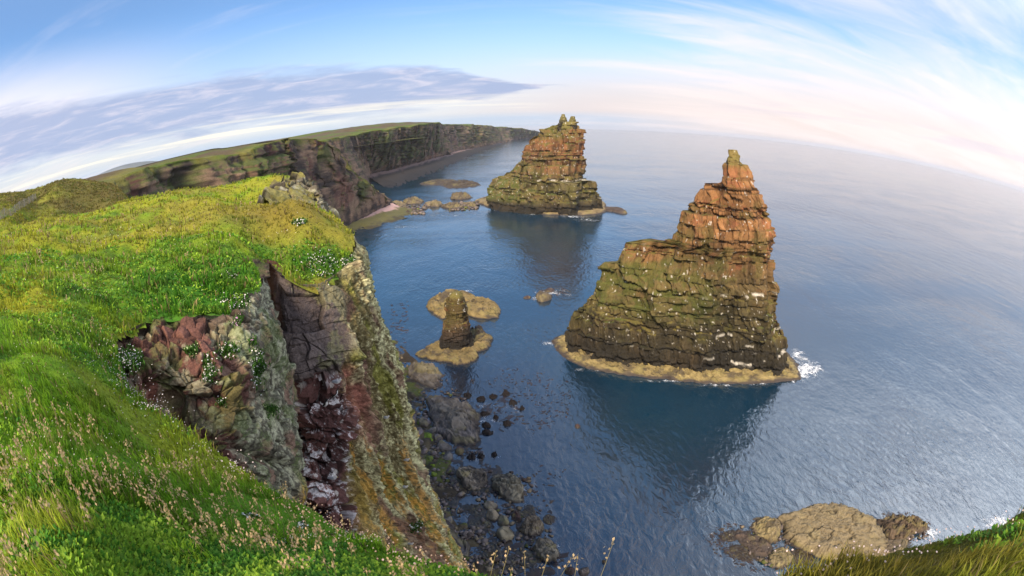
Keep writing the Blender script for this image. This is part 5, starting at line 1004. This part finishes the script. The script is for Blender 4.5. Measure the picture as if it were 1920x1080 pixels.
def foam():
    m, bb = new_mat('sea_foam'); at = bb.n('ShaderNodeAttribute', attribute_name='Col').outputs['Color']; pos = bb.n('ShaderNodeNewGeometry').outputs['Position']
    sp = bb.n('ShaderNodeSeparateColor'); bb.put(sp.inputs[0], at); n1_ = bb.noise(pos, 1.6, 8, .75, 2.0)
    nl_ = bb.noise(pos, .28, 4, .6, 1.0); fac = bb.ss(bb.m('ADD', bb.m('ADD', n1_, bb.m('MULTIPLY', bb.m('SUBTRACT', nl_, .5), .7)), bb.m('MULTIPLY', bb.m('SUBTRACT', sp.outputs[0], .5), .34)), .545, .74)
    d = bb.n('ShaderNodeBsdfDiffuse'); d.inputs[0].default_value = (.8, .83, .86, 1); t = bb.n('ShaderNodeBsdfTransparent'); mx = bb.n('ShaderNodeMixShader'); bb.put(mx.inputs[0], fac); bb.t.links.new(t.outputs[0], mx.inputs[1]); bb.t.links.new(d.outputs[0], mx.inputs[2]); out(bb, mx.outputs[0])
    V, F_, Cc = [], [], []; k = 0
    for x, y, w, h, s in [(1508, 692, 62, 44, 1.0), (1492, 668, 30, 24, .9), (1425, 720, 60, 8, .8), (1340, 722, 70, 6, .8), (1240, 714, 80, 6, .75), (1110, 694, 80, 8, .75), (1040, 548, 64, 16, .75), (1010, 560, 34, 10, .6), (872, 546, 34, 5, .7), (1075, 406, 46, 6, .75), (1100, 412, 60, 8, .6), (1000, 402, 50, 3, .6), (945, 394, 40, 3, .6), (1028, 645, 30, 8, .75),
            (985, 930, 14, 40, .7), (984, 975, 14, 14, .8), (1046, 1030, 10, 36, .5), (960, 765, 44, 24, .55), (905, 760, 40, 10, .4), (890, 858, 46, 14, .75), (925, 855, 20, 12, .7), (915, 790, 46, 20, .5), (1872, 980, 60, 34, .9), (1745, 1000, 40, 24, .7), (1390, 985, 60, 8, .5), (1340, 1000, 60, 14, .4), (1085, 803, 14, 8, .5), (840, 404, 90, 4, .5), (760, 425, 60, 5, .55), (710, 440, 60, 4, .4),
            (800, 318, 60, 3, .6), (870, 296, 50, 2.5, .6), (910, 283, 40, 2, .6), (745, 345, 40, 3, .4), (815, 334, 36, 3, .4), (1060, 545, 40, 6, .5)]:
        n = 28; nr = 7
        for j in range(nr + 1):
            for i in range(n):
                a = 6.2832 * i / n; q = Z(x + math.cos(a) * w * .8 * j / nr, y + math.sin(a) * h * .8 * j / nr, .07); V.append(q); v_ = s * (1 - (j / nr) ** 1.5); Cc.append([v_, v_, v_])
        F_.append(grid_faces(nr + 1, n, True) + k); k += n * (nr + 1)
    tag(mesh_obj('sea_foam', V, np.vstack(F_), m, np.array(Cc)), kind='stuff')
foam()

def bird(x, y, label, size=0.42, dark=True, upright=1.0, face=None, on='cliff', pos=None, group='seabirds on the cliff'):
    c0 = on_surface(x, y, on) if pos is None else pos
    # body as rings swept along a spine from tail to bill
    sp_ = np.array([[-.50, -.05], [-.30, .10], [-.12, .24], [.05, .42], [.13, .60], [.17, .72], [.20, .82], [.25, .87], [.36, .86], [.46, .83]]); ra = np.array([.02, .10, .17, .185, .14, .095, .105, .09, .03, .005])
    if upright < .5: sp_ = np.array([[-.62, .16], [-.40, .17], [-.18, .18], [.06, .20], [.22, .25], [.30, .34], [.36, .40], [.43, .41], [.52, .39], [.60, .36]])
    m = 12; V = []; Cc = []
    for i, (s, h) in enumerate(sp_):
        t = sp_[min(i + 1, 9)] - sp_[max(i - 1, 0)]; t = t / np.linalg.norm(t); nrm_ = np.array([-t[1], t[0]])
        for j in range(m):
            a = 6.2832 * j / m; up_ = math.sin(a); V.append([s + nrm_[0] * up_ * ra[i], math.cos(a) * ra[i] * .85, h + nrm_[1] * up_ * ra[i]])
            back = up_ > -.15 if i < 5 else (i >= 5); dk = (.018, .015, .014); wh = (.82, .80, .76)
            if dark: Cc.append(dk if back else wh)
            else: Cc.append((.36, .38, .40) if (back and 0 < i < 4) else ((.5, .35, .05) if i > 7 else wh))
    V = np.array(V) * size; a = face if face is not None else math.atan2(-c0[1], -c0[0]) + 1.1
    R2 = np.array([[math.cos(a), -math.sin(a), 0], [math.sin(a), math.cos(a), 0], [0, 0, 1]]); tow = EYE - c0; tow /= np.linalg.norm(tow)
    V = V @ R2.T + c0 + tow * .12 + [0, 0, .03]
    o = tag(mesh_obj('seabird', V, grid_faces(10, m, True), M_PLAIN, np.array(Cc)), label, 'bird', group)
    # folded wings
    for sg in (-1, 1):
        w = np.array([[.12, .16, .46], [.02, .20, .36], [-.2, .17, .16], [-.46, .06, .0], [-.2, .10, .30], [.02, .14, .50]]) if upright > .5 else np.array([[.2, .13, .24], [.05, .17, .16], [-.3, .13, .12], [-.66, .03, .18], [-.3, .08, .27], [.02, .10, .30]])
        w = w * [1, sg, 1] * size @ R2.T + c0 + tow * .12 + [0, 0, .03]; mid = w.mean(0); n_w = np.cross(w[1] - w[0], w[2] - w[0]); 
        v = np.vstack([w, mid + (mid - V.mean(0)) * .12]); mesh_obj('wing', v, np.array([[j, (j + 1) % 6, 6] for j in range(6)]), M_PLAIN, np.tile((.016, .014, .013) if dark else (.36, .38, .40), (7, 1)), parent=o)
bird(613, 762, 'black and white auk standing upright on the guano-streaked ledge', .5, True, 1, math.radians(-20))
bird(628, 744, 'black and white auk facing the red rock right of another auk', .42, True, 1, math.radians(30))
bird(636, 720, 'fluffy white seabird tucked under the grey slabs', .5, False, 0)
bird(725, 789, 'white seabird sitting halfway down the lichen-striped face', .45, False, 0)
bird(764, 868, 'white seabird on the orange-streaked face, upper of two', .5, False, 0)
bird(763, 917, 'white seabird on the orange-streaked face, lower of two', .5, False, 0)
bird(625, 897, 'pale seabird crouching low in the guano-covered gully', .45, False, 0)
bird(773, 1022, 'white seabird near the grass at the bottom of the striped face', .45, False, 0)
def gull(p, span, label, head):
    c, s = math.cos(head), math.sin(head); R2 = np.array([[c, -s, 0], [s, c, 0], [0, 0, 1]]); m = 8; V = []
    for t, r_ in [(-.30, .015), (-.18, .05), (0, .07), (.14, .055), (.22, .045), (.30, .01)]:
        for j in range(m): V.append([t, math.cos(6.283 * j / m) * r_, math.sin(6.283 * j / m) * r_])
    o = tag(mesh_obj('seabird', np.array(V) * span @ R2.T + p, grid_faces(6, m, True), M_PLAIN, np.tile([.8, .79, .77], (48, 1))), label, 'bird')
    for sg in (-1, 1):
        w = np.array([[.10, .05, .02], [.12, .28, .11], [.02, .52, .05], [-.02, .50, .05], [-.02, .28, .10], [-.08, .05, .02], [.10, .05, .045], [.12, .28, .13], [.02, .52, .06], [-.02, .50, .06], [-.02, .28, .12], [-.08, .05, .045]]) * [1, sg, 1]
        f4 = [[j, (j + 1) % 6, (j + 1) % 6 + 6, j + 6] for j in range(6)]; mesh_obj('wing', w * span @ R2.T + p, [np.array(f4), np.array([[0, 1, 4, 5], [1, 2, 3, 4], [6, 7, 10, 11], [7, 8, 9, 10]])], M_PLAIN, np.tile([.62, .64, .66], (12, 1)), parent=o)
gull(P(608, 385, 60), 1.1, 'white seabird flying past the edge of the rocky outcrop', 2.4)

def fence():
    n = 9; root = None; tops = []
    for k in range(n):
        q = crom(np.array([T(2, 417, 66), T(38, 396, 82), T(68, 377, 101)]), n)[k][:2]; z = float(ground(q[0], q[1])); h = 1.25; m = 8; V = []
        for hh_, r_ in [(-.3, .07), (.0, .07), (.6, .065), (h - .05, .06), (h, .03)]:
            for j in range(m): V.append([q[0] + math.cos(6.283 * j / m) * r_, q[1] + math.sin(6.283 * j / m) * r_, z + hh_])
        if k == 0:
            root = bpy.data.objects.new('wire_fence', None); COL.objects.link(root); tag(root, 'wire fence on grey posts running over the grass at far left', 'fence')
        mesh_obj('post', V, grid_faces(5, m, True), M_PLAIN, np.tile([.23, .21, .18], (len(V), 1)), parent=root); tops.append([q[0], q[1], z])
    tops = np.array(tops); V, F_ = [], []; k = 0
    for hh_ in (.15, .35, .55, .75, .95, 1.15):
        for i in range(n - 1):
            p0, p1 = tops[i] + [0, 0, hh_], tops[i + 1] + [0, 0, hh_]; u = np.array([0, 0, .012]); s_ = np.array([.012, 0, 0]); V += [p0 + u, p0 - u + s_, p0 - u - s_, p1 + u, p1 - u + s_, p1 - u - s_]; F_ += [[k, k + 1, k + 4, k + 3], [k + 1, k + 2, k + 5, k + 4], [k + 2, k, k + 3, k + 5]]; k += 6
    for i in range(n - 1):
        for t in np.linspace(0, 1, 20)[1:-1]:
            p0 = tops[i] * (1 - t) + tops[i + 1] * t; p1 = p0 + [0, 0, 1.1]; s_ = np.array([.01, 0, 0]); w_ = np.array([0, .012, 0]); V += [p0 - s_, p0 + s_, p0 + w_, p1 - s_, p1 + s_, p1 + w_]; F_ += [[k, k + 1, k + 4, k + 3], [k + 1, k + 2, k + 5, k + 4], [k + 2, k, k + 3, k + 5]]; k += 6
    mesh_obj('wire_mesh', V, np.array(F_), M_PLAIN, np.tile([.22, .22, .21], (len(V), 1)), parent=root)
fence()

def rubble():
    """loose angular stones too many to count, strewn over the shore under the cliff"""
    r = np.random.default_rng(861); oc = np.array([[1, 0, 0], [-1, 0, 0], [0, 1, 0], [0, -1, 0], [0, 0, 1], [0, 0, -1], [.7, .7, .5], [-.7, .7, .5], [.7, -.7, .5], [-.7, -.7, .5]]); import itertools
    fo = np.array([[4, 6, 7], [4, 7, 9], [4, 9, 8], [4, 8, 6], [6, 2, 7], [7, 1, 9], [9, 3, 8], [8, 0, 6], [0, 2, 6], [2, 1, 7], [1, 3, 9], [3, 0, 8], [5, 2, 0], [5, 1, 2], [5, 3, 1], [5, 0, 3]])
    V, F_, Cc = [], [], []; k = 0
    for poly, n, sz in [([(735, 650), (770, 690), (800, 745), (800, 800), (835, 860), (870, 930), (900, 985), (950, 1075), (850, 1075), (820, 980), (785, 905), (765, 860), (750, 800), (738, 740)], 1500, .42), ([(760, 680), (830, 700), (900, 780), (900, 850), (830, 860), (800, 800)], 260, .35), ([(860, 870), (990, 890), (1050, 1040), (960, 1075), (890, 980)], 330, .4), ([(1390, 985), (1470, 970), (1490, 1040), (1450, 1068), (1400, 1040)], 240, .4), ([(1650, 975), (1740, 972), (1740, 1005), (1680, 1028)], 160, .4), ([(725, 390), (895, 378), (897, 392), (800, 402), (720, 402)], 420, 1.5)]:
        po = np.array(poly, float); lo, hi = po.min(0), po.max(0); x = lo[0] + r.random(n * 4) * (hi[0] - lo[0]); y = lo[1] + r.random(n * 4) * (hi[1] - lo[1]); g = in_poly(x, y, poly) & (vnoise(np.stack([x / 26, y / 20, x * 0], 1), 863) > -.3); x, y = x[g][:n], y[g][:n]
        for a, b_ in zip(x, y):
            c0 = Z(a, b_); R = sz * (.3 + 1.1 * r.random() ** 2.2); q = oc * (1 + .3 * r.normal(size=(10, 1))) * R * [1, .6 + .5 * r.random(), .55 + .3 * r.random()]; t = r.random() * 6.28; ct, st_ = math.cos(t), math.sin(t)
            V.append(np.stack([q[:, 0] * ct - q[:, 1] * st_, q[:, 0] * st_ + q[:, 1] * ct, q[:, 2]], 1) + c0 + [0, 0, .12 * sz]); F_.append(fo + k); k += 10
            Cc.append(np.tile(np.array([[.14, .115, .105], [.10, .085, .085], [.16, .125, .08], [.07, .05, .04], [.11, .12, .03]])[r.choice(5, p=[.3, .25, .2, .18, .07])] * (.6 + .7 * r.random()), (10, 1)))
    tag(mesh_obj('rubble', np.vstack(V), np.vstack(F_), M_SHORE, np.vstack(Cc), smooth=False), kind='stuff')
rubble()

def haze():
    m, bb = new_mat('sea_air'); v = bb.n('ShaderNodeVolumePrincipled'); v.inputs['Density'].default_value = 0.00005; v.inputs['Color'].default_value = (.93, .95, 1, 1); v.inputs['Anisotropy'].default_value = 0.2
    o_ = bb.n('ShaderNodeOutputMaterial'); bb.t.links.new(v.outputs[0], o_.inputs['Volume'])
    x = 31000; V = np.array([[a, b_, c] for a in (-x, x) for b_ in (-x, x) for c in (-3, 130)]); f = [[0, 1, 3, 2], [4, 6, 7, 5], [0, 4, 5, 1], [2, 3, 7, 6], [0, 2, 6, 4], [1, 5, 7, 3]]
    tag(mesh_obj('haze', V, np.array(f), m, smooth=False), kind='stuff')
haze()
